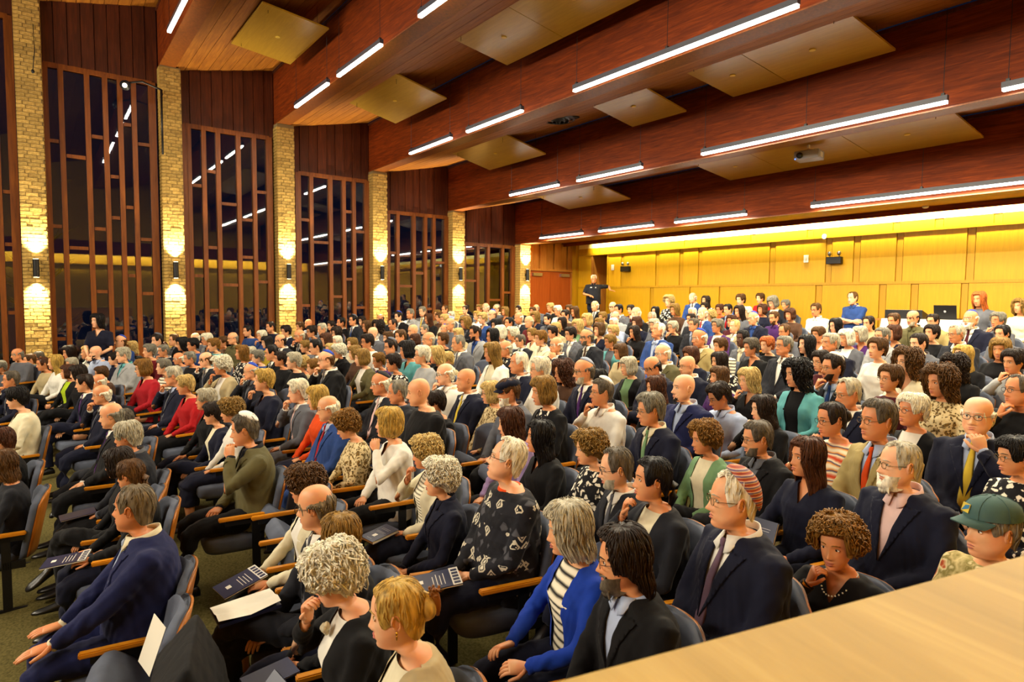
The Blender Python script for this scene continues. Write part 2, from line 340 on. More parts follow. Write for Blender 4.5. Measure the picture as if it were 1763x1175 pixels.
# ---- rear wall with veneer panels
wb = empty('wall_back', (0,YB,0)); tag(wb, 'golden veneer panelled rear wall under the cove light', kind='structure')
ZM, ZL, ZT = CZ+.46, CZ+1.54, BT(5)+.5; fz = floor_z(YB)-.3
MB().box(-16.4,-15.32,.03,.2,fz,ZT).obj('wall_core', M_goldd, wb); MB().box(-14.56,XR,.03,.2,fz,ZT).obj('wall_core', M_goldd, wb); MB().box(-15.33,-14.55,.03,.2,ZL,ZT).obj('wall_core', M_goldd, wb)
UP = [-15.99,-15.34,None,-14.56,-14.02,-13.91,-12.62,-12.5,-11.75,-11.62,-11.1,-10.98,-8.95,-8.8,-7.53,-7.39,-6.9,-6.76,-6.01,-5.88,-4.72,-4.58,-3.3,-3.16,-1.6,-1.46,.4,.54,XR]
LO = [-15.99,-15.34,None,-14.56,-12.81,-12.67,-11.37,-11.34,-10.4,-10.36,-7.74,-7.59,-6.32,-6.18,-5.69,-5.55,-4.78,-4.66,-2.9,-2.76,-.6,-.46,1.3,1.44,XR]
TO = [-15.99,-15.0,-14.85,-13.4,-13.25,-11.6,-11.45,-10.7,-10.55,-9.5,-9.35,-8.0,-7.85,-6.1,-5.95,-5.3,-5.15,-4.3,-4.16,-2.4,-2.26,.0,.14,XR]
for xs, z0, z1 in ((UP,ZM+.03,ZL-.02),(LO,fz,ZM-.03),(TO,ZL+.03,CZ+1.755)):
    for a, b in zip(xs[:-1], xs[1:]):
        if a is None or b is None: continue
        nar = (b-a) < .2
        MB().box(a+.008,b-.008,(.012 if nar else -.006),.03,z0,z1).obj('wall_panel', M_goldd if nar else M_gold, wb)
MB().box(-15.97,XR,-.004,.03,CZ+1.757,ZT).obj('painted_glow_strip', plain('cream_painted_glow','e6d58a',.7), wb)  # pale cove glow painted into the colour of the wall's top strip
MB().box(-15.95,XR,-.045,.03,ZL-.02,ZL+.03).obj('ledge', M_goldd, wb); MB().box(-14.56,XR,-.02,.03,ZM-.03,ZM+.03).obj('mid_rail', M_goldd, wb); MB().box(-15.95,-15.34,-.02,.03,ZM-.03,ZM+.03).obj('mid_rail', M_goldd, wb)
MB().box(-15.34,-15.26,-.03,.6,fz,ZL).obj('niche_jamb', M_slat, wb); MB().box(-15.34,-14.5,.6,.66,fz,ZL+.1).obj('niche_back', M_gold, wb); MB().box(-14.62,-14.56,-.02,.6,fz,ZL).obj('niche_jamb', M_gold, wb); MB().box(-15.34,-14.56,0,.6,ZL,ZL+.04).obj('niche_head', M_goldd, wb)
wr = MB().box(XR,XR+.2,YF,YB+.4,-1.2,10).obj('wall_right', M_gold); tag(wr, 'plain oak wall on the near side', kind='structure')
tf = MB().box(2.55,2.61,-2.2,14.2,CZ+1.95,CZ+2.6).obj('trim_34', M_red); tag(tf, 'dark fascia of the cove along the near side wall', kind='structure')
tf = MB().box(3.1,XR,-2.2,14.2,CZ+1.52,CZ+1.57).obj('trim_35', M_goldd); tag(tf, 'ledge on the near side wall', kind='structure')
wf = MB().box(-17.2,XR,YF-.2,YF,-1.2,11).obj('wall_front', M_redz); tag(wf, 'timber wall behind the stage', kind='structure')
wl = MB().box(-17.2,-16.3,YF,-2.0,-1.2,11).obj('trim_31', M_redz); tag(wl, 'timber wall beside the stage', kind='structure')
wc = MB().box(-17.2,XR,YF,-7.3,BT(-3)+.1,BT(-3)+.3).obj('trim_32', M_deck); tag(wc, 'ceiling over the stage', kind='structure')
wl2 = MB().box(-16.6,-16.0,14.68,15.2,0,6).obj('trim_33', M_goldd); tag(wl2, 'wall end between the doors and the rear wall', kind='structure')
# ---- sconces
for n in range(6):
    z = CZ+.57+.051*n; s = empty('wall_sconce', (XW,2.5*n+.02,z)); tag(s, 'black up and down cylinder lamp on the '+['leftmost','second','third','fourth','fifth','rearmost'][n]+' brick pier', 'lamp', 'pier sconces')
    q = MB(); q.tube([(.11,0,-.18),(.11,0,.18)],.055,20); q.obj('lamp_body', M_black, s, False)
    q = MB(); q.box(0,.07,-.02,.02,-.04,.04); q.obj('wall_bracket', M_black, s)
    q = MB(); q.tube([(.11,0,.181),(.11,0,.184)],.045,16); q.tube([(.11,0,-.184),(.11,0,-.181)],.045,16); q.obj('lens', emis('sconce_lens','ffe9b8',14) if n == 0 else bpy.data.materials['sconce_lens'], s)
    for sg in (1,-1):
        l = bpy.data.lights.new('sconce_spot','SPOT'); l.energy = 620; l.color = (1,.86,.56); l.spot_size = math.radians(92); l.spot_blend = .9; l.shadow_soft_size = .03
        o = bpy.data.objects.new('sconce_spot', l); C.objects.link(o); o.location = (XW+.11,2.5*n+.02,z+sg*.2); o.rotation_euler = (0 if sg < 0 else PI, 0, 0)
# ---- pendant lights
M_tube = emis('pendant_diffuser', 'fff4e4', 26); M_tubeup = emis('pendant_upglow', 'c8d4ff', 1.2)
ORD = ['leftmost','second from the window wall','third from the window wall','fourth from the window wall','fifth from the window wall']
for r_, L_ in PEND.items():
    for i, (a, b) in enumerate(L_):
        x0, x1 = -a, -b; y = 2.5*r_-.35; z = PZ[r_]+CZ
        p = empty('pendant_light', ((x0+x1)/2, y, z)); h = (x1-x0)/2
        tag(p, '%s slim linear pendant light hanging below the %s beam' % (['leftmost','second','third','fourth','fifth'][i], ['','first','second','third','fourth','rearmost'][r_]), 'light', 'linear pendant lights')
        MB().box(-h,h,-.035,.035,.012,.085).obj('housing', plain('pendant_housing','3a3a46',.4) if 'pendant_housing' not in bpy.data.materials else bpy.data.materials['pendant_housing'], p)
        MB().box(-h+.01,h-.01,-.030,.030,-.022,.012).obj('diffuser', M_tube, p)
        for xx in ((-h+.06, h-.06) if h < 1.5 else (-h+.06, 0, h-.06)):
            q = MB(); q.tube([(xx,0,.085),(xx,.0,1.0+.2)],.004,6); q.box(xx-.02,xx+.02,-.02,.02,.085,.12); q.obj('suspension_cable', M_black, p)
# ---- acoustic cloud panels (corner data: x span, y span, heights front/back, joints)
for (nm, w1, w2, ym, hh, z0, z1, js) in [('above the second window bay',14.13,11.86,3.95,.60,5.20,5.05,[]),('third bay near the windows',13.94,11.59,6.35,.60,4.44,4.17,[]),('third bay in the middle',9.53,4.3,6.35,.63,4.47,4.27,[7.98,6.1]),
    ('fourth bay near the windows',13.65,11.38,8.85,.62,3.64,3.36,[]),('fourth bay in the middle',8.81,7.5,8.85,.69,3.69,3.45,[]),('fourth bay near the balcony',6.58,4.02,8.85,.74,3.64,3.49,[5.6]),
    ('rear bay near the windows',13.37,11.06,11.35,.62,2.81,2.56,[]),('rear bay around the projector',8.32,3.71,11.35,.76,2.84,2.645,[7.05,5.35]),('bay near the stage',14.1,11.9,1.45,.6,6.0,5.8,[])]:
    cp = empty('acoustic_panel', (-(w1+w2)/2, ym, CZ+(z0+z1)/2)); tag(cp, 'flat maple acoustic panel hung in the %s' % nm if 'bay' in nm[:6] or 'bay' in nm else nm, 'ceiling panel', 'hung acoustic panels')
    xs = [-w1]+[-j for j in js]+[-w2]; sl = (z1-z0)/2
    for a, b in zip(xs[:-1], xs[1:]):
        X0, X1 = a-cp.location.x+.006, b-cp.location.x-.006
        q = MB(); q.add([(X0,-hh,-sl),(X1,-hh,-sl),(X1,hh,sl),(X0,hh,sl),(X0,-hh,-sl+.03),(X1,-hh,-sl+.03),(X1,hh,sl+.03),(X0,hh,sl+.03)], [(0,3,2,1),(4,5,6,7),(0,1,5,4),(1,2,6,5),(2,3,7,6),(3,0,4,7)]); q.obj('panel', M_cloud, cp)
        if X1-X0 > .9: q = MB(); q.tube([((X0+X1)/2,0,-.012),((X0+X1)/2,0,.0)],.045,12); q.obj('sprinkler_cap', plain('brass_cap','d8b640',.4) if 'brass_cap' not in bpy.data.materials else bpy.data.materials['brass_cap'], cp)
    q = MB()
    for X in (xs[0]-cp.location.x+.2, xs[-1]-cp.location.x-.2):
        for Y in (-hh+.15, hh-.15): q.tube([(X,Y,0),(X,Y,.75)],.004,5)
    q.obj('hanger_wires', M_black, cp)
# ---- round vent, projector, spots, exit sign, wall devices
v = empty('ceiling_vent', (-9.9,8.55,CZ+3.66)); tag(v, 'round black ceiling vent above the fourth bay', 'vent')
for i, r in enumerate((.34,.26,.17,.08)):
    q = MB(); a = np.linspace(0,2*PI,25); q.rings([[(rr*math.cos(t),rr*math.sin(t),zz) for t in a[:-1]] for rr, zz in ((r,0),(r-.045,-.02*(i+1)),(r-.05,-.02*(i+1)+.008),(r-.01,.01))], (0,0)); q.obj('vent_ring', M_black, v, True)
MB().box(-.3,.3,-.3,.3,.02,.05).obj('vent_throat', M_dark, v)
p = empty('projector', (-5.98,11.0,CZ+2.60), .20); tag(p, 'white ceiling projector hanging on a short pole at the upper right', 'projector')
q = MB(); q.box(-.20,.22,-.165,.165,-.075,.075); bev(q.obj('body', M_grey, p), .02, 3)
q = MB(); q.box(-.17,.19,-.135,.135,.072,.088); bev(q.obj('top_cover', M_white, p), .008)
q = MB(); q.tube([(-.09,-.16,-.01),(-.09,-.205,-.01)],.052,24); q.obj('lens_barrel', M_black, p, True); q = MB(); q.ell((-.09,-.203,-.01),(.035,.012,.035)); q.obj('lens', plain('lens_glass','30384a',.05,0,.9), p, True)
q = MB(); q.tube([(0,0,.08),(0,0,.45)],.024,14); q.obj('mount_pole', M_white, p, True); q = MB(); q.tube([(0,0,.085),(0,0,.10),(0,0,.12)],[.10,.09,.03],18); q.obj('mount_plate', M_white, p, True)
MB().box(.218,.224,-.08,.06,-.045,.04).obj('side_label', M_white, p); q = MB(); q.ell((-.17,-.166,-.06),(.008,.004,.008)); q.obj('status_light', emis('projector_led','3060ff',12), p)
for nm, x, y, z, dy in (('black stage spotlight on an arm beside the second pier',-15.45,1.62,CZ+4.38,.55),):
    s = empty('spotlight', (x,y,z)); tag(s, nm, 'light')
    q = MB(); q.tube([(-.2,0,.05),(-.05,.0,0),(.0,-.02,-.03)],[.06,.09,.10],16); q.obj('lamp_head', M_black, s, True); q = MB(); q.ell((.03,-.03,-.04),(.025,.045,.045)); q.obj('lens', emis('spot_lens','fff0d0',9), s, True)
    q = MB(); q.tube([(-.1,0,.05),(-.1,.3,.14),(-.15,.65,.06),(-.3,.70,-.0)],.02,8); q.tube([(-.15,.66,.06),(-.17,.66,-1.3)],.022,8); q.obj('bracket_arm', M_black, s, True)
s = empty('wall_hook_spot', (-15.95,.12,CZ+4.45)); tag(s, 'small dark cable drop and fitting on the leftmost pier', 'fitting'); q = MB(); q.tube([(0,0,.9),(.02,.01,.4),(.02,-.03,0)],.008,6); q.ell((.03,-.03,-.02),(.03,.03,.04)); q.obj('cable', M_black, s, True)
for x, z, nm in ((-13.76,1.05,'black twin head emergency light near the rear doorway'),(-7.29,1.02,'black twin head emergency light in the middle of the rear wall')):
    e = empty('emergency_light', (x,YB-.02,CZ+z)); tag(e, nm, 'emergency light')
    bev(MB().box(-.17,.17,-.12,.0,-.11,.05).obj('battery_box', M_black, e), .01)
    for sx in (-.11,.11):
        q = MB(); q.tube([(sx,-.05,.05),(sx,-.06,.10)],.012,8); q.ell((sx,-.08,.13),(.05,.045,.05)); h_ = q.obj('lamp_head', M_steel, e, True)
for x, z, nm in ((-14.36,1.09,'small white wall switch plate beside the rear doorway'),(-7.99,1.06,'small white wall device left of the middle emergency light')):
    e = empty('wall_plate', (x,YB-.02,CZ+z)); tag(e, nm, 'wall plate'); bev(MB().box(-.06,.06,-.02,0,-.09,.09).obj('plate', M_white, e), .01); MB().box(-.02,.02,-.035,-.02,-.03,.03).obj('knob', M_paper, e)
e = empty('wall_lamp', (-7.56,YB-.06,CZ+1.56)); tag(e, 'small white wall lamp above the middle emergency light', 'lamp'); q = MB(); q.ell((0,0,0),(.05,.04,.06)); q.obj('globe', emis('small_globe','fff6e0',3), e, True); MB().box(-.03,.03,.02,.06,-.05,.05).obj('base', M_white, e)
def text(s, size, mat, parent, loc, rot, name='lettering', ext=.001):
    cu = bpy.data.curves.new(name, 'FONT'); cu.body = s; cu.size = size; cu.extrude = ext; cu.align_x = 'CENTER'; cu.align_y = 'CENTER'; cu.materials.append(mat)
    o = bpy.data.objects.new(name, cu); C.objects.link(o); dg = bpy.context.evaluated_depsgraph_get(); me = bpy.data.meshes.new_from_object(o.evaluated_get(dg)); bpy.data.objects.remove(o)
    o = bpy.data.objects.new(name, me); link(o, parent); o.location = loc; o.rotation_euler = rot; return o
e = empty('exit_sign', (-3.86,14.2,CZ+2.03)); tag(e, 'green lit exit sign hanging at the right edge under the rear beam', 'sign')
MB().box(-.16,.16,0,.04,-.09,.09).obj('sign_box', plain('sign_green','0a5a2a',.4), e); text('EXIT', .14, emis('sign_letters','50ffa0',4), e, (0,-.004,0), (PI/2,0,0)); MB().box(-.01,.01,.01,.03,.09,.3).obj('stem', M_black, e)
sd = empty('smoke_detector', (-5.2,14.0,BT(5)+.11)); tag(sd, 'small white ceiling detector near the cove', 'detector'); q = MB(); q.tube([(0,0,0),(0,0,-.03),(0,0,-.045)],[.06,.055,.03],16); q.obj('cap', M_white, sd, True)
# ---- near balcony rail (bottom right)
a = Vector((-.545,.30)); b = Vector((-.285,1.46)); d = (b-a).normalized(); nrm = Vector((d.y,-d.x))
rl = empty('balcony_rail', (a.x,a.y,0)); tag(rl, 'wide blond wood balcony rail cap crossing the lower right corner', 'rail')
ang = math.atan2(d.y,d.x)
o = MB().box(-1.2,3.2,-.62,0,CZ-.46,CZ-.42).obj('rail_cap', M_rail, rl); o.rotation_euler = (0,0,ang); bev(o,.006)
o = MB().box(-1.2,3.2,-.10,-.03,0.1,CZ-.46).obj('rail_panel', M_slat, rl); o.rotation_euler = (0,0,ang)
# ---- sound table
tb = empty('sound_table', (-5.0,13.95,1.42)); tag(tb, 'long table with a white cloth at the rear right', 'table')
MB().box(-1.25,1.6,-.32,.32,.70,.73).obj('table_top', M_slat, tb)
for lx in (-1.15,1.5):
    for ly in (-.26,.26): MB().box(lx-.02,lx+.02,ly-.02,ly+.02,.12,.70).obj('leg', M_steel, tb)
q = MB(); R = []
for z, e_ in ((.74,.0),(.735,.02),(.5,.03),(.25,.045)):
    R.append([(x*(1)+ (e_+.012*math.sin(i*1.9) if z < .7 else 0)*sx, y+sy*(e_+.012*math.sin(i*2.3) if z < .7 else 0), z) for i,(x,y,sx,sy) in enumerate([(-.75+.118*k,-.34,0,-1) for k in range(21)]+[(1.62,-.34+.068*k,1,0) for k in range(11)]+[(1.62-.118*k,.34,0,1) for k in range(21)]+[(-.75,.34-.068*k,-1,0) for k in range(11)])])
q.rings(R, (1,0)); o = q.obj('table_cloth', fabric('white_cloth','e6e2d4'), None); o.location = tb.location; tag(o, 'white cloth spread over the sound table', 'tablecloth')
mxr = empty('mixing_console', (-5.42,13.98,1.42+.745)); tag(mxr, 'black sloped audio mixing console on the white cloth', 'mixer')
q = MB(); q.add([(-.34,-.2,0),(.34,-.2,0),(.34,.2,0),(-.34,.2,0),(-.34,-.2,.17),(.34,-.2,.17),(.34,.2,.05),(-.34,.2,.05)],[(0,3,2,1),(4,5,6,7),(0,1,5,4),(1,2,6,5),(2,3,7,6),(3,0,4,7)]); q.obj('console_body', M_black, mxr)
q = MB()
for i in range(16):
    for j in range(4): q.box(-.31+i*.04,-.295+i*.04,-.15+j*.08,-.13+j*.08,.155-j*.024,.175-j*.024)
q.obj('knobs', M_grey, mxr)
lp = empty('laptop', (-4.72,13.9,1.42+.745)); tag(lp, 'open black laptop seen from behind on the sound table', 'laptop')
MB().box(-.19,.19,-.02,.24,0,.02).obj('keyboard_base', M_black, lp); sc = MB().box(-.19,.19,-.008,.0,0,.26).obj('screen_lid', M_black, lp); sc.location = (0,-.02,.015); sc.rotation_euler = (.18,0,0)
q = MB(); q.ell((0,-.010,.14),(.022,.002,.022)); q.obj('lid_mark', M_grey, sc, True)
bd = empty('equipment_stand', (-6.55,14.1,1.40)); tag(bd, 'low wooden stand with black gear left of the sound table', 'stand'); MB().box(-.3,.3,-.25,.25,0,.6).obj('cabinet', M_slat, bd); MB().box(-.33,.33,-.27,.27,.6,.64).obj('top', M_black, bd)
q = MB(); q.box(-.28,.05,-.2,.1,.64,.72); q.ell((-.05,0,.76),(.09,.08,.06)); q.obj('gear', M_black, bd, True)
# ================================================================== people
def g1(x, s): return np.exp(-(x/s)**2)
HT = np.array([ # zf, yf, zb, yb, halfwidth : crown -> neck (relative to the head centre, face towards -y)
(.118,-.004,.118,.028,.016),(.113,-.028,.113,.052,.036),(.103,-.050,.103,.071,.052),(.088,-.067,.088,.085,.064),(.070,-.078,.070,.094,.0715),(.050,-.085,.050,.099,.0755),
(.030,-.088,.030,.1005,.077),(.012,-.0865,.012,.0995,.077),(-.006,-.0845,-.006,.096,.076),(-.024,-.085,-.022,.090,.0745),(-.042,-.0855,-.036,.082,.072),(-.056,-.086,-.048,.073,.069),
(-.070,-.086,-.058,.066,.065),(-.084,-.0845,-.068,.061,.060),(-.098,-.083,-.078,.058,.054),(-.110,-.078,-.088,.057,.049),(-.117,-.066,-.096,.057,.0465),(-.1185,-.048,-.104,.058,.047),(-.120,-.028,-.112,.060,.051),(-.130,-.018,-.124,.063,.055)])
def catmull(T, n):
    K = len(T); u = np.linspace(0, K-1-1e-6, n); i = u.astype(int); f = (u-i)[:,None]
    P = lambda k: T[np.clip(k, 0, K-1)]
    p0,p1,p2,p3 = P(i-1),P(i),P(i+1),P(i+2)
    return .5*((2*p1)+(-p0+p2)*f+(2*p0-5*p1+4*p2-p3)*f*f+(-p0+3*p1-3*p2+p3)*f**3)
NC = 44
_uu = np.arange(NC)/NC-.5
_TT = 2*PI*(.55*_uu+.45*4*_uu**3)          # angle 0 = face front
def ring_pts(zf,yf,zb,yb,w,t=_TT):
    mid = (yf+yb)/2; hl = (yb-yf)/2; c = np.cos(t); s = np.sin(t)
    y = mid-hl*c; k = (y-yf)/max(1e-5,(yb-yf)); z = zf+(zb-zf)*k
    x = w*s*(1-.07*np.clip(c,0,1))
    return np.stack([x,y,z],-1)
def face_disp(V, female, old, stout):
    x, y, z = V[:,0], V[:,1], V[:,2]; fr = y < -.02; ax = np.abs(x)
    A = np.interp(-z, [-.02,-.005,.02,.033,.040,.047,.052], [0,.007,.018,.0275,.025,.006,0])*(.88 if female else 1.1)
    S = np.interp(-z, [-.02,0,.02,.034,.05], [.007,.0075,.010,.0135,.014])
    d = A*g1(x, S)
    d += .0075*g1(ax-.015,.006)*g1(z+.040,.006)
    d -= .0085*g1(ax-.031,.016)*g1(z-.008,.011); d += .0045*g1(ax-.031,.011)*g1(z-.005,.008)
    d += (.003 if female else .0055)*g1(ax-.026,.022)*g1(z-.027,.008)
    d += .004*g1(ax-.045,.018)*g1(z+.018,.018)
    d += .0062*g1(x,.021)*(g1(z+.0625,.0045)+.95*g1(z+.0735,.005)); d -= .002*g1(x,.022)*g1(z+.068,.0022)
    d -= .003*g1(x,.02)*g1(z+.085,.005); d += .006*g1(x,.019)*g1(z+.103,.012)
    if old: d -= .004*g1(ax-.040+.25*(z+.05),.006)*g1(z+.055,.02); d -= .003*g1(ax-.05,.014)*g1(z+.055,.02)
    V[:,1] -= np.where(fr, d, 0)
    if stout: k = g1(z+.075,.04); V[:,0] *= 1+.13*k
    if female: k = g1(z+.09,.045); V[:,0] *= 1-.08*k
    return V
def sect(z, build):
    "torso section at height z (1.2 = head centre): cy, a, b"
    T = {'m':[(.44,.06,.185,.13),(.52,.06,.185,.135),(.62,.065,.170,.125),(.72,.065,.165,.125),(.82,.06,.178,.128),(.90,.06,.190,.125),(.96,.065,.192,.108),(1.0,.065,.175,.090),(1.03,.062,.125,.078),(1.055,.058,.080,.068),(1.085,.05,.066,.063)],
         's':[(.44,.05,.205,.16),(.52,.04,.210,.175),(.62,.03,.208,.18),(.72,.035,.200,.168),(.82,.05,.200,.15),(.90,.055,.205,.138),(.96,.065,.205,.115),(1.0,.065,.185,.095),(1.03,.062,.135,.080),(1.055,.058,.088,.072),(1.085,.05,.072,.067)],
         'f':[(.44,.06,.190,.135),(.52,.06,.185,.135),(.62,.065,.160,.115),(.72,.065,.152,.112),(.80,.055,.160,.122),(.87,.045,.168,.130),(.94,.062,.168,.105),(.985,.065,.155,.085),(1.02,.062,.110,.070),(1.05,.056,.070,.061),(1.085,.048,.056,.055)]}[build]
    T = np.array(T); return [np.interp(z, T[:,0], T[:,i]) for i in (1,2,3)]
def tring(z, build, grow=0, n=28, e=2.3):
    cy, a, b = sect(z, build); a += grow; b += grow; t = np.linspace(0, 2*PI, n, endpoint=False)
    s, c = np.sin(t), np.cos(t)
    return np.stack([a*np.sign(s)*np.abs(s)**(2/e), cy-b*np.sign(c)*np.abs(c)**(2/e), np.full(n, z)], -1)
def front_y(x, z, build, grow=0):
    cy, a, b = sect(z, build); a += grow; b += grow
    return cy-b*max(0,1-min(1,abs(x)/a)**2.3)**(1/2.3)
SHX = {'m':.188,'s':.20,'f':.165}
def ik(S, W, pole, L1=.285, L2=.255):
    S, W, pole = map(np.array, (S, W, pole)); d = W-S; D = np.linalg.norm(d); D2 = min(D, L1+L2-.005); u = d/D; W = S+u*D2
    a = (L1*L1-L2*L2+D2*D2)/(2*D2); h = math.sqrt(max(0,L1*L1-a*a)); p = pole-u*(pole@u); p /= np.linalg.norm(p)
    return S+u*a+p*h, W
POSE = { # per arm (right = -x, left = +x): wrist, pole, hand direction, palm normal, curl
'L':[((-.055,-.245,.575),(-1,.3,-.6),(.55,-.75,-.25),(0,0,-1),.45),((.075,-.215,.600),(1,.3,-.6),(-.75,-.6,-.2),(0,.1,-1),.5)],
'K':[((-.12,-.34,.585),(-1,.3,-.5),(.0,-1,-.12),(0,0,-1),.15),((.13,-.38,.590),(1,.3,-.5),(.05,-1,-.15),(0,0,-1),.18)],
'H':[((-.10,-.27,.63),(-1,.3,-.6),(.25,-.9,.05),(.5,0,-.9),.6),((.11,-.27,.63),(1,.3,-.6),(-.25,-.9,.05),(-.5,0,-.9),.6)],
'X':[((.10,-.135,.745),(-1,.2,-.6),(1,.05,.05),(0,1,0),.5),((-.10,-.155,.775),(1,.2,-.6),(-1,.12,.0),(0,1,0),.45)],
'CL':[((-.03,-.20,.60),(-1,.3,-.6),(.8,-.5,-.1),(0,0,-1),.5),((.075,-.125,1.005),(.6,-.7,-1),(-.35,-.05,1),(-.7,.6,0),1.15)],
'CR':[((-.075,-.125,1.005),(-.6,-.7,-1),(.35,-.05,1),(.7,.6,0),1.15),((.04,-.20,.60),(1,.3,-.6),(-.8,-.5,-.1),(0,0,-1),.5)],
'S':[((-.08,-.24,.70),(-1,.3,-.4),(.8,-.5,-.3),(0,0,-1),.4),((.50,-.02,.86),(.3,.8,.3),(.9,-.2,-.1),(0,0,-1),.3)]}
def arms(pose, build, dz=0):
    out = []
    for k, sg in ((0,-1),(1,1)):
        Wt, pole, hd, pn, cu = POSE[pose][k]
        S = (sg*SHX[build], .062, .965+dz); E, Wt = ik(S, np.array(Wt)+np.array((0,0,0)), pole)
        out.append((np.array(S), E, Wt, np.array(hd,float)/np.linalg.norm(hd), np.array(pn,float), cu, sg))
    return out
def hand(mb, W, d, pn, curl, sg, sc=1.0, slot=0):
    d = d/np.linalg.norm(d); pn = pn-d*(pn@d); pn /= np.linalg.norm(pn); s = np.cross(pn, d)*(-sg)   # s -> thumb side
    R = []; t = np.linspace(0, 2*PI, 10, endpoint=False)
    for u, a, b in ((-.02,.026,.021),(.0,.026,.019),(.025,.034,.018),(.055,.041,.016),(.082,.042,.0135),(.092,.039,.010)):
        c = W+d*u*sc; R.append(c+sc*(a*np.cos(t)[:,None]*s+b*np.sin(t)[:,None]*(-pn)))
    mb.rings(R, slot=slot)
    for i, (off, L, r) in enumerate(((.029,.070,.0088),(.010,.079,.0092),(-.010,.073,.0088),(-.028,.058,.0078))):
        p = W+sc*(d*.078+s*off); a = curl*(.55+.08*i); P = [p-d*.012*sc, p]; dd = d+s*(off*1.2)
        for seg, f in enumerate((.45,.32,.24)):
            ca, sa = math.cos(a), math.sin(a); v = dd*ca+pn*sa; v /= np.linalg.norm(v); p = p+v*L*f*sc; P.append(p); a += curl*(.85-.15*seg)
        mb.tube(P, [r*sc,r*1.02*sc,r*sc,r*.9*sc,r*.62*sc], 7, slot)
    p = W+sc*(d*.018+s*.026); v1 = d*.72+s*.62+pn*.25; v2 = d*.95+s*.15+pn*(.2+.3*curl); v1 /= np.linalg.norm(v1); v2 /= np.linalg.norm(v2)
    mb.tube([p-v1*.012*sc, p, p+v1*.036*sc, p+v1*.036*sc+v2*.030*sc, p+v1*.036*sc+v2*.052*sc], [.013*sc,.0135*sc,.0108*sc,.0098*sc,.0065*sc], 8, slot)
HC = 1.2; PIV = np.array((0,.035,-.105))
def rotm(yaw, pitch, roll=0):
    cy, sy, cp, sp = math.cos(yaw), math.sin(yaw), math.cos(pitch), math.sin(pitch)
    Rz = np.array([[cy,-sy,0],[sy,cy,0],[0,0,1]]); Rx = np.array([[1,0,0],[0,cp,-sp],[0,sp,cp]]); return Rz@Rx
_bm = {}
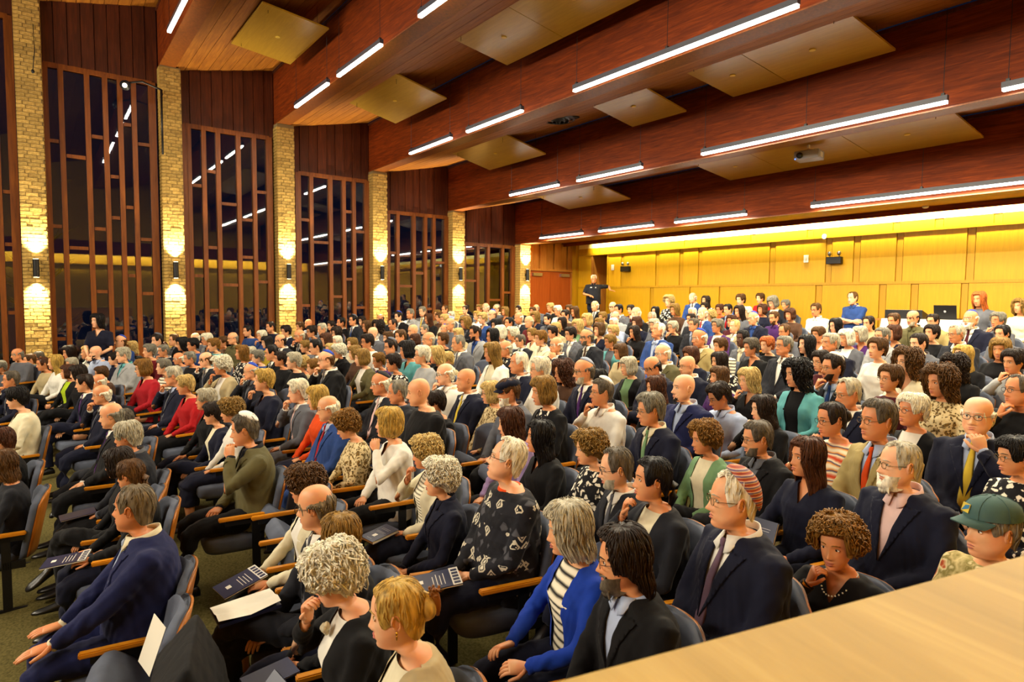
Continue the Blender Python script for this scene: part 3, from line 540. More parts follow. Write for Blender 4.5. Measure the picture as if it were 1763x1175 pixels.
def body_mesh(build, old, pose, yaw, pitch, skirt=False, stand=False):
    "one continuous figure: head, neck and trunk are a single surface, limbs rooted in it"
    key = (build, old, pose, yaw, pitch, skirt, stand)
    if key in _bm: return _bm[key]
    fem = build == 'f'; mb = MB(); T = catmull(HT, 50)
    V = np.concatenate([ring_pts(*r) for r in T]); 
    if fem: V = V*np.array((.965,.965,.97))
    V = face_disp(V, fem, old, build == 's'); HV = V.copy()
    R = rotm(yaw, pitch); piv = PIV
    def hrot(V): 
        k = np.clip((V[:,2]+.150)/.05, 0, 1)[:,None]; return V*(1-k)+((V-piv)@R.T+piv)*k
    V = hrot(V); V[:,2] += HC
    top = V.reshape(50, NC, 3)
    # torso rings continue from the neck
    ext = []
    for z in (1.06,1.04,1.02,1.0,.97,.93,.88,.80,.70,.60,.50,.44):
        cy, a, b = sect(z, build); f = .86 if z < 1.05 else .92; t = _TT
        s_, c_ = np.sin(t), np.cos(t); ext.append(np.stack([a*f*s_, cy-b*f*c_, np.full(NC, z)], -1))
    mb.rings(np.concatenate([top, np.array(ext)]), (1,1), 0, flip=True)
    # face details riding on the head surface
    def surf(x, z):
        m = HV[:,1] < 0; q = HV[m]; dd = (q[:,0]-x)**2+(q[:,2]-z)**2; i = np.argsort(dd)[:4]; w_ = 1/(dd[i]+1e-7); return (q[i,1]*w_).sum()/w_.sum()
    def add_h(f):
        q = MB(); f(q)
        for V_ in q.v: V_[:] = (V_-piv)@R.T+piv; V_[:,2] += HC
        off = mb.n; mb.v += q.v; mb.f += [tuple(i+off for i in fc) for fc in q.f]; mb.m += q.m; mb.n += q.n
    def feats(q):
        for sg in (-1,1):
            ye = surf(sg*.031,.006)
            q.ell((sg*.031, ye+.0015,.006),(.0135,.0055,.0062),12,7,1)
            q.ell((sg*.031-.001, ye-.0030,.006),(.0056,.0020,.0056),12,5,2)
            P = [(sg*(.018+.0065*i), ye-.0035+.10*abs(i-2)**2*.006, .0095+.0032*math.sin(i/4*PI)) for i in range(5)]; q.tube(P, [.0008,.0017,.0019,.0017,.0009], 6, 3)
            P = [(sg*(.018+.0065*i), ye-.0015+.10*abs(i-2)**2*.006, .0030-.0045*math.sin(i/4*PI)) for i in range(5)]; q.tube(P, [.001,.0018,.002,.0018,.001], 6, 0)
            P = [(sg*(.013+.0085*i), surf(sg*(.013+.0085*i),.028)-.001, .0265+.005*math.sin((i+.6)/4.4*PI)) for i in range(5)]; q.tube(P, [.0026,.0042,.0042,.0034,.0016], 6, 3, .6)
            # ear
            Me = np.array([[math.cos(sg*.35),-math.sin(sg*.35),0],[math.sin(sg*.35),math.cos(sg*.35),0],[0,0,1]])
            xe = .0755*(.965 if fem else 1)
            q.ell((sg*xe,.012,.000),(.0075,.0165,.030),12,8,0,Me)
            P = [np.array((sg*(xe+.006),.012,0))+Me@np.array((sg*.003,.0145*math.cos(a)+.002,.0275*math.sin(a)+.002)) for a in np.linspace(-1.2,3.4,9)]; q.tube(P, .0038, 6, 0)
        P = [(x, surf(x,-.0625)-.0012+.0005, -.0628+.0022*abs(math.cos(x*60))) for x in np.linspace(-.021,.021,7)]; q.tube(P, [.0012,.003,.004,.0036,.004,.003,.0012], 6, 4, .8)
        P = [(x, surf(x,-.0735)-.0012, -.0728) for x in np.linspace(-.018,.018,7)]; q.tube(P, [.0012,.0034,.0044,.0048,.0044,.0034,.0012], 6, 4, .8)
    add_h(feats)
    for S, E, W, hd, pn, cu, sg in arms(pose, build, 0):
        k = .88 if fem else 1.0
        mb.tube([S+np.array((-sg*.07,0,-.02)), S, S*.7+E*.3, S*.3+E*.7, E, E*.6+W*.4, W], [x*k for x in (.05,.046,.043,.038,.036,.034,.024)], 10, 0)
        hand(mb, W, hd, pn, cu, sg, .92 if fem else 1.04)
    if stand:
        for sg in (-1,1): mb.tube([(sg*.09,.06,.5),(sg*.10,.04,.05),(sg*.10,.06,-.36)], [.07,.05,.035], 10)
    else:
        for sg in (-1,1):
            x = .05 if skirt else .10
            if not skirt: mb.tube([(sg*.085,.05,.50),(sg*.10,-.12,.50),(sg*.10,-.2,.50)], [.07,.06,.04], 8); continue
            mb.tube([(sg*.085,.05,.50),(sg*(x+.02),-.20,.50),(sg*(x+.02),-.40,.485),(sg*(x+.02),-.44,.44),(sg*(x+.02),-.43,.30),(sg*(x+.02),-.42,.09)], [.06,.045,.038,.042,.048,.032], 10)
            if skirt: mb.tube([(sg*(x+.02),-.41,.07),(sg*(x+.02),-.48,.04),(sg*(x+.02),-.58,.025)], [.035,.035,.02], 8, flat=.7)
    me = mb.mesh('body'); 
    for i in range(5): me.materials.append(M_skin[0] if i == 0 else (M_eye, M_iris, M_hair['D'], M_lip)[i-1])
    _bm[key] = me; return me
# ------------------------------------------------------------------ garments
def remesh(mb, vox, smooth=3):
    me = mb.mesh('tmp'); o = bpy.data.objects.new('tmp', me); C.objects.link(o)
    r = o.modifiers.new('r','REMESH'); r.mode = 'VOXEL'; r.voxel_size = vox
    s = o.modifiers.new('s','SMOOTH'); s.iterations = smooth; s.factor = .5
    dg = bpy.context.evaluated_depsgraph_get(); dg.update(); me2 = bpy.data.meshes.new_from_object(o.evaluated_get(dg))
    bpy.data.objects.remove(o); bpy.data.meshes.remove(me); return me2
def folds(me, amp=.005, seed=0):
    n = len(me.vertices); co = np.empty(n*3); me.vertices.foreach_get('co', co); co = co.reshape(-1,3)
    no = np.empty(n*3); me.vertices.foreach_get('normal', no); no = no.reshape(-1,3); x, y, z = co.T
    d = np.sin(38*z+22*x+9*np.sin(14*y+seed))+.7*np.sin(61*z-35*y+13*np.sin(17*x+seed*2))+.6*np.sin(48*x+40*y+20*z+seed)
    k = np.clip(1.15-np.abs(z-.62)*1.6, .25, 1)
    co += no*(amp*.5*d*k)[:,None]; me.vertices.foreach_set('co', co.ravel()); me.update()
_gm = {}
def garment(build, pose, cut, stand=False, short=False):
    key = ('g', build, pose, cut, stand, short)
    if key in _gm: return _gm[key]
    mb = MB(); gz = [.44,.50,.58,.66,.74,.82,.89,.94,.975,1.0,1.02,1.035]+([1.05,1.062] if cut in ('deep','mid') else [1.045] if cut == 'open' else []); gr = .020 if cut != 'plain' else .014
    if cut == 'coll': gr = .013
    mb.rings([tring(z, build, gr*(1 if z < 1.0 else .7)+(.012 if z < .5 else 0)) for z in gz])
    for S, E, W, hd, pn, cu, sg in arms(pose, build, 0):
        k = .86 if build == 'f' else (1.08 if build == 's' else 1)
        if short: P, R = [S+np.array((-sg*.09,0,-.005)), S, S*.5+E*.5, S*.15+E*.85], [.066,.066,.058,.056]
        else: P, R = [S+np.array((-sg*.09,0,-.005)), S, S*.6+E*.4, E, E*.5+W*.5, W*.93+E*.07, W], [.066,.066,.058,.052,.046,.038,.037]
        mb.tube(P, [r*k+(.002 if gr > .015 else -.003) for r in R], 14)
        mb.ell(S+np.array((-sg*.012,0,.0)), (.064*k,)*3, 12, 8)
    me = remesh(mb, .0135); folds(me, .0055, len(_gm))
    if cut in ('deep','mid','open','vneck'):
        xb, zb = {'deep':(.060,.715),'mid':(.062,.80),'open':(.085,.50),'vneck':(.062,.92)}[cut]
        xbot = {'deep':.004,'mid':.004,'open':.055,'vneck':.003}[cut]
        bm = bmesh.new(); bm.from_mesh(me)
        def plane(sx, x0, z0, x1, z1):
            d = Vector((sx*(x1-x0),0,z1-z0)); n = d.cross(Vector((0,1,0))).normalized()
            bmesh.ops.bisect_plane(bm, geom=bm.verts[:]+bm.edges[:]+bm.faces[:], plane_co=(sx*x0,0,z0), plane_no=n, dist=1e-5)
        for sx in (-1,1):
            plane(sx, xb, 1.05, xbot, zb)
            if cut in ('deep','mid'): plane(sx, xb+.060, .99, xbot, zb)
        bmesh.ops.bisect_plane(bm, geom=bm.verts[:]+bm.edges[:]+bm.faces[:], plane_co=(0,0,zb), plane_no=(0,0,1), dist=1e-5)
        kill = []; lap = []
        for f in bm.faces:
            c = f.calc_center_median()
            if c.y > .055 or f.normal.y > .3: continue
            if cut in ('deep','mid','open','vneck') and c.z < zb: continue
            t = (c.z-zb)/(1.05-zb); xe = xbot+(xb-xbot)*t
            if c.y > .0 and c.z < .95: continue
            if abs(c.x) < xe-1e-4: kill.append(f); continue
            if cut in ('deep','mid') and c.z < 1.0:
                t2 = (c.z-zb)/(.99-zb); xl = xbot+(xb+.060-xbot)*t2
                if abs(c.x) < xl: lap.append(f)
        bmesh.ops.delete(bm, geom=kill, context='FACES')
        if lap:
            lap = [f for f in lap if f.is_valid]; r = bmesh.ops.extrude_face_region(bm, geom=lap)
            vs_ = [v for v in r['geom'] if isinstance(v, bmesh.types.BMVert)]; bm.normal_update()
            for v in vs_: v.co += Vector((v.co.x*.05, -.0065, 0))
            bmesh.ops.delete(bm, geom=[f for f in lap if f.is_valid], context='FACES')
        bm.to_mesh(me); bm.free()
    for f in me.polygons: f.use_smooth = True
    me.materials.clear(); me.materials.append(M_black); _gm[key] = me; return me
def shirt_mesh(build, collar):
    key = ('s', build, collar)
    if key in _gm: return _gm[key]
    mb = MB(); mb.rings([tring(z, build, .009 if z < 1.0 else .006) for z in (.5,.6,.7,.8,.87,.93,.97,1.0,1.02,1.035)], (1,0))
    nr = {'m':.0635,'s':.0685,'f':.057}[build]; cy = .043
    if collar:
        t = np.linspace(.28, 2*PI-.28, 27)
        def rg(r, z, dz): return np.stack([r*np.sin(t), cy+.008-r*1.03*np.cos(t), z+dz*np.cos(t)], -1)
        mb.rings([rg(nr+.006,1.030,-.012), rg(nr+.003,1.055,-.016), rg(nr-.001,1.076,-.022), rg(nr+.004,1.077,-.022), rg(nr+.011,1.050,-.018)], (0,0), closed=False)
        for sg in (-1,1):
            yf = front_y(sg*.03, .99, build, .009)
            a = (sg*.010, cy-nr-.004, 1.058); b = (sg*.060, cy-.03, 1.062); c = (sg*.058, front_y(.058,1.0,build,.018)-.004, 1.005); d = (sg*.022, front_y(.02,1.0,build,.018)-.008, .985)
            V = [a,b,c,d]+[(p[0],p[1]-.004,p[2]+.003) for p in (a,b,c,d)]; mb.add(V, [(4,5,6,7),(3,2,1,0),(0,1,5,4),(1,2,6,5),(2,3,7,6),(3,0,4,7)])
    me = mb.mesh('shirt', [M_white]); _gm[key] = me; return me
def tie_mesh(build):
    key = ('t', build)
    if key in _gm: return _gm[key]
    mb = MB(); R = []
    for z, w_, th in ((1.045,.012,.006),(1.035,.017,.013),(1.015,.014,.013),(1.008,.012,.007),(.95,.019,.006),(.88,.025,.006),(.80,.031,.006),(.72,.036,.006),(.62,.038,.005)):
        y = front_y(0, min(z,1.0), build, .012)-.004; 
        if z > 1.0: y = min(y, .043-.06)+(z-1.0)*.10
        R.append([(-w_,y+.001,z),(-w_*.6,y-th*.8,z),(0,y-th,z),(w_*.6,y-th*.8,z),(w_,y+.001,z),(0,y+.004,z)])
    mb.rings(R, flip=True); me = mb.mesh('tie', [M_white]); _gm[key] = me; return me
def trousers_mesh(kind):
    key = ('tr', kind)
    if key in _gm: return _gm[key]
    mb = MB()
    if kind == 'stand':
        mb.rings([tring(z, 'm', .012) for z in (.44,.5,.56,.62)])
        for sg in (-1,1): mb.tube([(sg*.09,.06,.52),(sg*.10,.05,.3),(sg*.10,.04,.05),(sg*.11,.06,-.2),(sg*.11,.07,-.38)], [.10,.092,.075,.065,.062], 14)
    else:
        mb.rings([tring(z, 'm', .012) for z in (.435,.5,.56,.60)])
        if kind == 'trousers':
            for sg in (-1,1):
                mb.tube([(sg*.09,.06,.52),(sg*.11,-.15,.515),(sg*.125,-.36,.505),(sg*.125,-.42,.47),(sg*.125,-.43,.38),(sg*.125,-.425,.22),(sg*.125,-.42,.10)], [.098,.088,.072,.070,.066,.062,.060], 14)
        elif kind == 'cross':
            mb.tube([(-.09,.06,.52),(-.10,-.15,.515),(-.11,-.36,.505),(-.11,-.42,.46),(-.11,-.43,.38),(-.11,-.42,.10)], [.098,.088,.072,.070,.066,.058], 14)
            mb.tube([(.09,.06,.53),(.06,-.15,.58),(.0,-.34,.645),(-.08,-.42,.62),(-.18,-.47,.50),(-.24,-.50,.36)], [.098,.086,.072,.066,.060,.052], 14)
        else:
            mb.tube([(0,.06,.51),(0,-.18,.505),(0,-.38,.49),(0,-.45,.44),(0,-.44,.36)], [.165,.15,.14,.13,.125], 18, flat=.66)
            mb.tube([(0,-.38,.47),(0,-.42,.40),(0,-.43,.26)], [.12,.125,.15], 18, flat=.7)
    me = remesh(mb, .017); folds(me, .006, 3)
    for f in me.polygons: f.use_smooth = True
    me.materials.clear(); me.materials.append(M_black); _gm[key] = me; return me
def shoe_mesh():
    if 'shoe' in _gm: return _gm['shoe']
    mb = MB(); R = []; t = np.linspace(0,2*PI,12,endpoint=False)
    for y, a, h0, h1 in ((.07,.022,0,.05),(.05,.034,0,.085),(.0,.038,0,.095),(-.06,.040,0,.07),(-.12,.046,0,.05),(-.17,.042,0,.04),(-.205,.025,.002,.028),(-.215,.008,.006,.018)):
        R.append(np.stack([a*np.cos(t), np.full(12,y), (h0+h1)/2+(h1-h0)/2*np.sin(t)], -1))
    mb.rings(R); me = mb.mesh('shoe', [plain('black_leather','0e0c0c',.35)]); _gm['shoe'] = me; return me
# ------------------------------------------------------------------ hair
def head_w(z): 
    T = HT[:16]; return [np.interp(-z, -T[:,0], T[:,i]) for i in (1,3,4)]
def hpos(th, z, grow):
    "point on the skull at angle th (0 front) and height z"
    if z > -.03: yf, yb, w_ = head_w(min(z,.1175))
    else: yf, yb, w_ = head_w(-.03)
    if z > .085: 
        pass
    mid = (yf+yb)/2; hl = (yb-yf)/2+grow; return np.array(((w_+grow)*math.sin(th)*(1-.05*max(0,math.cos(th))), mid-hl*math.cos(th), z))
def sm(a, b, x): t = min(1,max(0,(x-a)/(b-a))); return t*t*(3-2*t)
HS = { # front hairline z, side z, back z, thickness, crown gap, curl amp, curl frequency, locks, face angle
'sh':(.078,-.008,-.078,.011,0,.0022,60,150,.95),'rec':(.094,-.012,-.080,.008,0,.002,60,110,1.0),'wv':(.068,-.012,-.088,.021,0,.005,34,260,.95),
'mane':(.082,-.03,-.15,.026,0,.004,30,420,1.05),'px':(.062,-.018,-.085,.021,0,.005,34,280,.95),'pf':(.066,-.030,-.085,.031,0,.010,58,420,.95),
'bob':(.050,-.100,-.115,.026,0,.003,30,300,.98),'md':(.056,-.130,-.155,.028,0,.005,28,360,.92),'lg':(.066,-.25,-.30,.022,0,.004,26,380,.85),
'lc':(.064,-.16,-.20,.027,0,.010,44,560,.88),'bun':(.080,-.02,-.080,.010,0,.0016,60,140,.95),'pt':(.078,-.02,-.085,.013,0,.0018,60,160,.95),
'rim':(9,-.025,-.088,.012,.045,.003,48,200,1.42)}
_hm = {}
def hair_mesh(style):
    if style in _hm: return _hm[style]
    zf, zs, zbk, th0, gap, ca, cf, nl, fa = HS[style]; r = np.random.RandomState(abs(hash(style)) % 1000 if 0 else sum(map(ord, style)))
    ncol, nrow = 72, 26; TH = np.linspace(-PI, PI, ncol, endpoint=False); mb = MB(); rim = style == 'rim'
    def zend(t):
        a = abs(t); k = sm(fa*.80, fa*1.12, a); side = zs+(zbk-zs)*sm(1.5, 2.5, a)
        if rim: return side+.040*g1(a-1.72,.34)
        if style == 'rec': fz = zf+.012*g1(a-.5,.25)
        else: fz = zf+(.006*math.sin(3*t+1) if style not in ('sh','rim') else 0)
        if style in ('sh','rec','wv','bun','pt','px'): side += (.040 if style != 'px' else .022)*g1(a-1.72,.34)
        return fz+(side-fz)*k
    def zstart(t):
        if not rim: return .1175
        a = abs(t); return .040+.030*sm(1.9,3.1,a)-.02*g1(a-1.2,.3)
    def P(t, u):
        z0, z1 = zstart(t), zend(t)
        # sample by arc: dense near the crown
        z = z0+(z1-z0)*(u**1.5 if not rim else u)
        long_ = style in ('lg','md','bob','lc','mane'); 
        edge = 1-sm(.80,1,u) if not long_ or abs(t) < fa else 1-.6*sm(.88,1,u)
        if rim: edge = sm(0,.25,u)*(1-sm(.72,1,u)); 
        if rim and abs(t) < fa+.15: edge *= sm(fa-.15, fa+.15, abs(t))
        g = th0*(.25+.75*edge) if not rim else th0*edge-.003
        if style in ('pf','lc'): g *= 1+.25*g1(z-.03,.06)
        if style == 'bob': g += .012*g1(z+.05,.04)
        p = hpos(t, z, g)
        if u < .001 and not rim: p = np.array((0,.012,.118+th0*.85))
        else:
            dome = th0*.85*max(0,(z-.03)/.088); p[2] += dome
        if z < -.03 and abs(t) >= fa*.8 and long_:   # falls along the neck to the shoulders
            q = (-.03-z); a = abs(t)
            if style in ('lg','lc','mane','md'): p[1] += min(.04, q*.35)*(1 if a < 2 else .4); p[0] *= 1+min(.35,q*(1.2 if style == 'lc' else .5))
            else: p[0] *= 1-q*.6; p[1] -= q*.25*(a > 2)
        return p
    G = np.array([[P(t, i/nrow) for t in TH] for i in range(nrow+1)]); N_ = G-np.array((0,.01,.02)); N_ /= np.linalg.norm(N_, axis=2)[...,None]+1e-9
    x, y, z = G[...,0], G[...,1], G[...,2]; tt = TH[None,:]+0*z
    if style in ('pf','lc'): n_ = np.sin(cf*2.2*x+2*np.sin(60*z))*np.sin(cf*2.0*y+2.1*np.sin(70*x))+.8*np.sin(cf*2.4*z+3*np.sin(50*y))*np.sin(150*x+1)
    else: n_ = np.sin(tt*23+2*np.sin(z*25))*.6+np.sin(tt*41+z*20)*.5+np.sin(tt*9+z*30)*.7
    fade = np.ones_like(z); fade[0] = .3; G = G+N_*(ca*n_*fade)[...,None]
    mb.rings(G, (1,0), flip=False)
    # locks
    for k in range(int(nl*1.7)):
        t = r.uniform(-PI,PI); 
        if rim and abs(t) < fa: continue
        u0 = r.uniform(0,.75) if not rim else r.uniform(.1,.6); du = r.uniform(.12,.4); pts = []; 
        lift = r.uniform(.0,1)*ca*1.6+.001; ph = r.uniform(0,6)
        for i in range(6):
            u = min(.965 if abs(t) < 1.1 else 1.0, u0+du*i/5); tq = t+(.10*math.sin(ph+i*1.1) if style in ('pf','lc') else .03*math.sin(ph+i*.7))
            p = P(tq, u); n = p-np.array((0,.01,.02)); n /= np.linalg.norm(n)+1e-9
            cl = .009*math.sin(ph*2+i*1.7) if style in ('pf','lc') else 0
            pts.append(p+n*(lift+.0015+cl+(.006 if style in ('pf','lc') else 0)*math.sin(i/5*PI)))
        rr = {'pf':.0040,'lc':.0042,'sh':.0021,'rec':.0018,'bun':.0016,'pt':.0017,'rim':.0022}.get(style,.0025)
        mb.tube(pts, [rr*.5,rr,rr,rr,rr*.8,rr*.2], 4)
    if style == 'bun': mb.ell((0,.118,.015),(.042,.032,.045),14,9); mb.tube([(0,.10+.03*math.cos(a),.02+.045*math.sin(a)) for a in np.linspace(0,6,14)],.014,6)
    if style == 'pt':
        mb.tube([(0,.100,-.01),(0,.125,-.03),(0,.125,-.09),(0,.105,-.16)], [.020,.027,.026,.010], 10)
    me = mb.mesh('hair', [M_black]); 
    co = np.empty(len(me.vertices)*3); me.vertices.foreach_get('co', co); co = co.reshape(-1,3)-PIV; me.vertices.foreach_set('co', co.ravel()); me.update()
    _hm[style] = me; return me
def beard_mesh(full):
    key = ('beard', full)
    if key in _hm: return _hm[key]
    mb = MB(); th = .020 if full else .0032; T = catmull(HT, 50); rows = range(27, 46); cols = [i for i in range(NC) if abs(_TT[i]) < (1.6 if full else 1.5)]
    G = []
    for k in rows:
        V = face_disp(ring_pts(*T[k]), False, False, False); c = V[cols]; n = c-np.array((0,.0,-.05)); n /= np.linalg.norm(n,axis=1)[:,None]
        zc = c[:,2]; a = np.abs(c[:,0]); t = th*np.clip((k-27)/6,0,1)*np.ones(len(cols))
        line = -.034-1.15*np.clip(.056-a,0,.056)+.9*np.clip(a-.056,0,1)          # cheek line falls towards the mouth corner
        m = np.clip((line+.010-zc)/.014, 0, 1)
        mo = g1(c[:,0], .030)*g1(zc+.0535, .0055)                                # moustache
        lipz = g1(c[:,0], .024)*g1(zc+.068, .0105)
        edge = np.clip((np.array([1.6 if full else 1.5])-np.abs(_TT[cols]))/(.75 if full else .35), 0, 1)
        m = np.maximum(m, mo)*np.clip(1-1.25*lipz, 0, 1)*edge
        t = -.003+(th+.003)*m; t += (.0016 if full else .0006)*np.sin(c[:,0]*420+zc*260)*(m > .3)+.0006*np.sin(c[:,0]*900)
        G.append(c+n*t[:,None])
    mb.rings(G, (0,0), closed=False)
    if full:
        r = np.random.RandomState(4)
        for i in range(90):
            x = r.uniform(-.045,.045); z = r.uniform(-.115,-.085); y = -.088+abs(x)*.6; mb.tube([(x,y,z),(x*1.1,y-.008,z-.022),(x,y-.002,z-.042)],[.004,.004,.001],4)
    me = mb.mesh('beard', [M_black]); co = np.empty(len(me.vertices)*3); me.vertices.foreach_get('co', co); co = co.reshape(-1,3)-PIV; me.vertices.foreach_set('co', co.ravel()); me.update()
    _hm[key] = me; return me
def headgear_mesh(kind):
    if kind in _hm: return _hm[kind]
    mb = MB()
    if kind == 'kip' or kind == 'kipbig':
        n = 24; R = []; big = kind == 'kipbig'; al = 1.12 if big else .74; ax = np.array((0,.85,.80) if big else (0,.46,.90)); ax /= np.linalg.norm(ax); u = np.array((1,0,0)); v = np.cross(ax, u)
        for i in range(9):
            q_ = max(.01, al*i/8); t = np.linspace(0,2*PI,n,endpoint=False); d = ax*math.cos(q_)+(np.cos(t)[:,None]*u+np.sin(t)[:,None]*v)*math.sin(q_)
            R.append(np.array((0,.010,0))+d*np.array((.090,.109,.136))*(1 if i < 8 else .965))
        R.append(np.array((0,.010,0))+d*np.array((.080,.099,.124))); mb.rings(R, (1,0))
    elif kind == 'cap':
        R = []; n = 28; t = np.linspace(0,2*PI,n,endpoint=False)
        for z, k in ((.050,1.0),(.075,1.0),(.098,.92),(.117,.75),(.130,.5),(.137,.2)):
            R.append(np.stack([.088*k*np.sin(t), .008-.108*k*np.cos(t), np.full(n,z)-.012*np.cos(t)*0+.02*(np.cos(t) > 2)], -1))
        mb.rings(R, (0,1)); mb.ell((0,.008,.139),(.007,.007,.005),8,4)
        for i in range(6): a = i*PI/3+.5; mb.tube([(.089*k*math.sin(a), .008-.109*k*math.cos(a), z+.001) for z, k in ((.05,1.0),(.075,1.0),(.098,.92),(.117,.75),(.130,.5),(.137,.2))], .0012, 4)
        B = []
        for j, yy in enumerate(np.linspace(0,1,6)):
            row = [((.078-.012*yy**2)*x, .008-.095*math.sqrt(max(0,1-(.85*x)**2))-.075*yy*math.sqrt(max(.05,1-.75*x*x)), .052-.012*yy-.022*x*x*(.4+.6*yy)) for x in np.linspace(-1,1,11)]
            B.append(row)
        q = np.array(B); mb.rings(q, (0,0), closed=False); mb.rings(q-np.array((0,0,.004)), (0,0), closed=False, flip=True)
    else:
        R = []; n = 28; t = np.linspace(0,2*PI,n,endpoint=False)
        for z, k, dy in ((.048,.98,0),(.062,1.06,-.002),(.078,1.14,-.008),(.098,1.08,-.012),(.115,.80,-.012),(.124,.4,-.010),(.126,.05,-.01)):
            R.append(np.stack([.086*k*np.sin(t), .008+dy-.106*k*np.cos(t), z-.022*np.clip(np.cos(t),0,1)*k+.004*np.cos(8*t)], -1))
        mb.rings(R, (0,1))
        B = [[((.07)*x, .0-.098*math.sqrt(max(0,1-(.8*x)**2))-.045*yy*math.sqrt(max(.05,1-.8*x*x)), .040-.018*yy-.012*x*x) for x in np.linspace(-1,1,11)] for yy in np.linspace(0,1,5)]
        q = np.array(B); mb.rings(q, (0,0), closed=False); mb.rings(q-np.array((0,0,.005)), (0,0), closed=False, flip=True)
    for V in mb.v: V -= PIV
    me = mb.mesh(kind, [M_black]); _hm[kind] = me; return me
def glasses_mesh():
    if 'gl' in _hm: return _hm['gl']
    mb = MB(); y0 = -.094
    for sg in (-1,1):
        mb.tube([(sg*.031+.0225*math.cos(a)*(1 if abs(math.cos(a)) < .9 else .98), y0+.35*abs((sg*.031+.0225*math.cos(a)))**1.5*.3, .003+.0165*math.sin(a)) for a in np.linspace(0, 2*PI, 17)], .0016, 5)
        mb.tube([(sg*.053, y0+.004,.009),(sg*.070,-.070,.010),(sg*.0785,-.02,.010),(sg*.080,.015,.008),(sg*.079,.025,-.006)], .0015, 5)
    mb.tube([(-.0095,y0-.0,.006),(0,y0-.002,.009),(.0095,y0,.006)], .0015, 5)
    for V in mb.v: V -= PIV
    me = mb.mesh('glasses', [M_black]); _hm['gl'] = me; return me
def hair_mat(c, n):
    q = MT('hair_'+n, .5, .3); w_ = q.N('ShaderNodeTexNoise'); w_.inputs['Scale'].default_value = 24; w_.inputs['Detail'].default_value = 5
    q.L(q.coord((2.2,2.2,.7)), w_.inputs['Vector']); a = lin(c); d = tuple(v*.5 for v in a[:3])+(1,); h = tuple(min(1,v*1.35) for v in a[:3])+(1,)
    q.col(q.ramp(w_.outputs[0], [(.3,d),(.5,a),(.72,h)])); q.bump(w_.outputs[0], .5, .006); return q.m
HCOL = dict(W='e2dcc6',S='b3ad98',G='7d796c',SP='5a5246',GB='6b5f4a',B='c4a868',Y='bd9c4c',YB='c4a868',LB='8a6a30',AB='80591f',N='553818',D='241710',K='100c0e',A='4a2814',R='b4602a')
M_hair = {k: hair_mat(v, k) for k, v in HCOL.items()}
def skin_mat(c, n):
    q = MT('skin_'+n, .48, .35); w_ = q.N('ShaderNodeTexNoise'); w_.inputs['Scale'].default_value = 14; w_.inputs['Detail'].default_value = 4
    q.L(q.coord(), w_.inputs['Vector']); a = lin(c); r = (min(1,a[0]*1.04),a[1]*.80,a[2]*.74,1)
    q.col(q.ramp(w_.outputs[0], [(.35,a),(.7,r)])); q.b.inputs['Subsurface Weight'].default_value = .0; q.bump(w_.outputs[0], .12, .004); return q.m
M_skin = [skin_mat(c, str(i)) for i, c in enumerate(('dba67a','d2986a','e4b48c','cc8e60'))]; M_skind = skin_mat('4e3020', 'd')
M_eye = plain('eye_white','dcd6cc',.25); M_iris = plain('iris_dark','1d130d',.15); M_lip = plain('lips','b0645a',.45)
CC = dict(navy='0e1228',navyblue='141b48',charcoal='1b1d25',black='09090d',grey='5a5c64',lgrey='9a9c9e',tan='a4925e',olive='5a5536',beige='b3a37c',cream='dbd3b4',white='e6e3d8',blue='26427e',lblue='a8b6d4',teal='5aa0a4',
 royal='1238a0',purple='45205e',lavender='9b86b6',red='a81218',redshiny='a01420',darkred='5e0d18',maroon='471019',orange='d84a10',green='6e9268',mint='7fb8a4',yellow='d0b43a',brown='4b3222',pink='e0c0bc',multi='6a5468',lime='a8c21e')
def fab(c):
    if c in ('leopard','floralbw','floral','stripe','nordic','check','scarf','print'):
        return mc('f_'+c, fabric, 'cloth_'+c, '888888', {'print':'floralbw'}.get(c, c))
    return mc('f_'+c, fabric, 'cloth_'+c, CC[c])
def kipmat(c):
    col = dict(royal='1c3fa8',white='e4e2da',grey='5a5e6a',black='16161c',stripe2='8a94a8')
    if c == 'stripe':
        q = MT('knit_stripes'); wv = q.N('ShaderNodeTexWave'); wv.bands_direction = 'Z'; wv.inputs['Scale'].default_value = 16; wv.inputs['Distortion'].default_value = .6; q.L(q.coord(), wv.inputs['Vector'])
        q.col(q.ramp(wv.outputs[0], [(0,lin('8e2c1c')),(.4,lin('c06a3a')),(.6,lin('c9b79a')),(1,lin('5c3a6c'))])); q.bump(wv.outputs[0], .4, .005); return q.m
    return mc('k_'+c, plain, 'skullcap_'+c, col[c], .8)
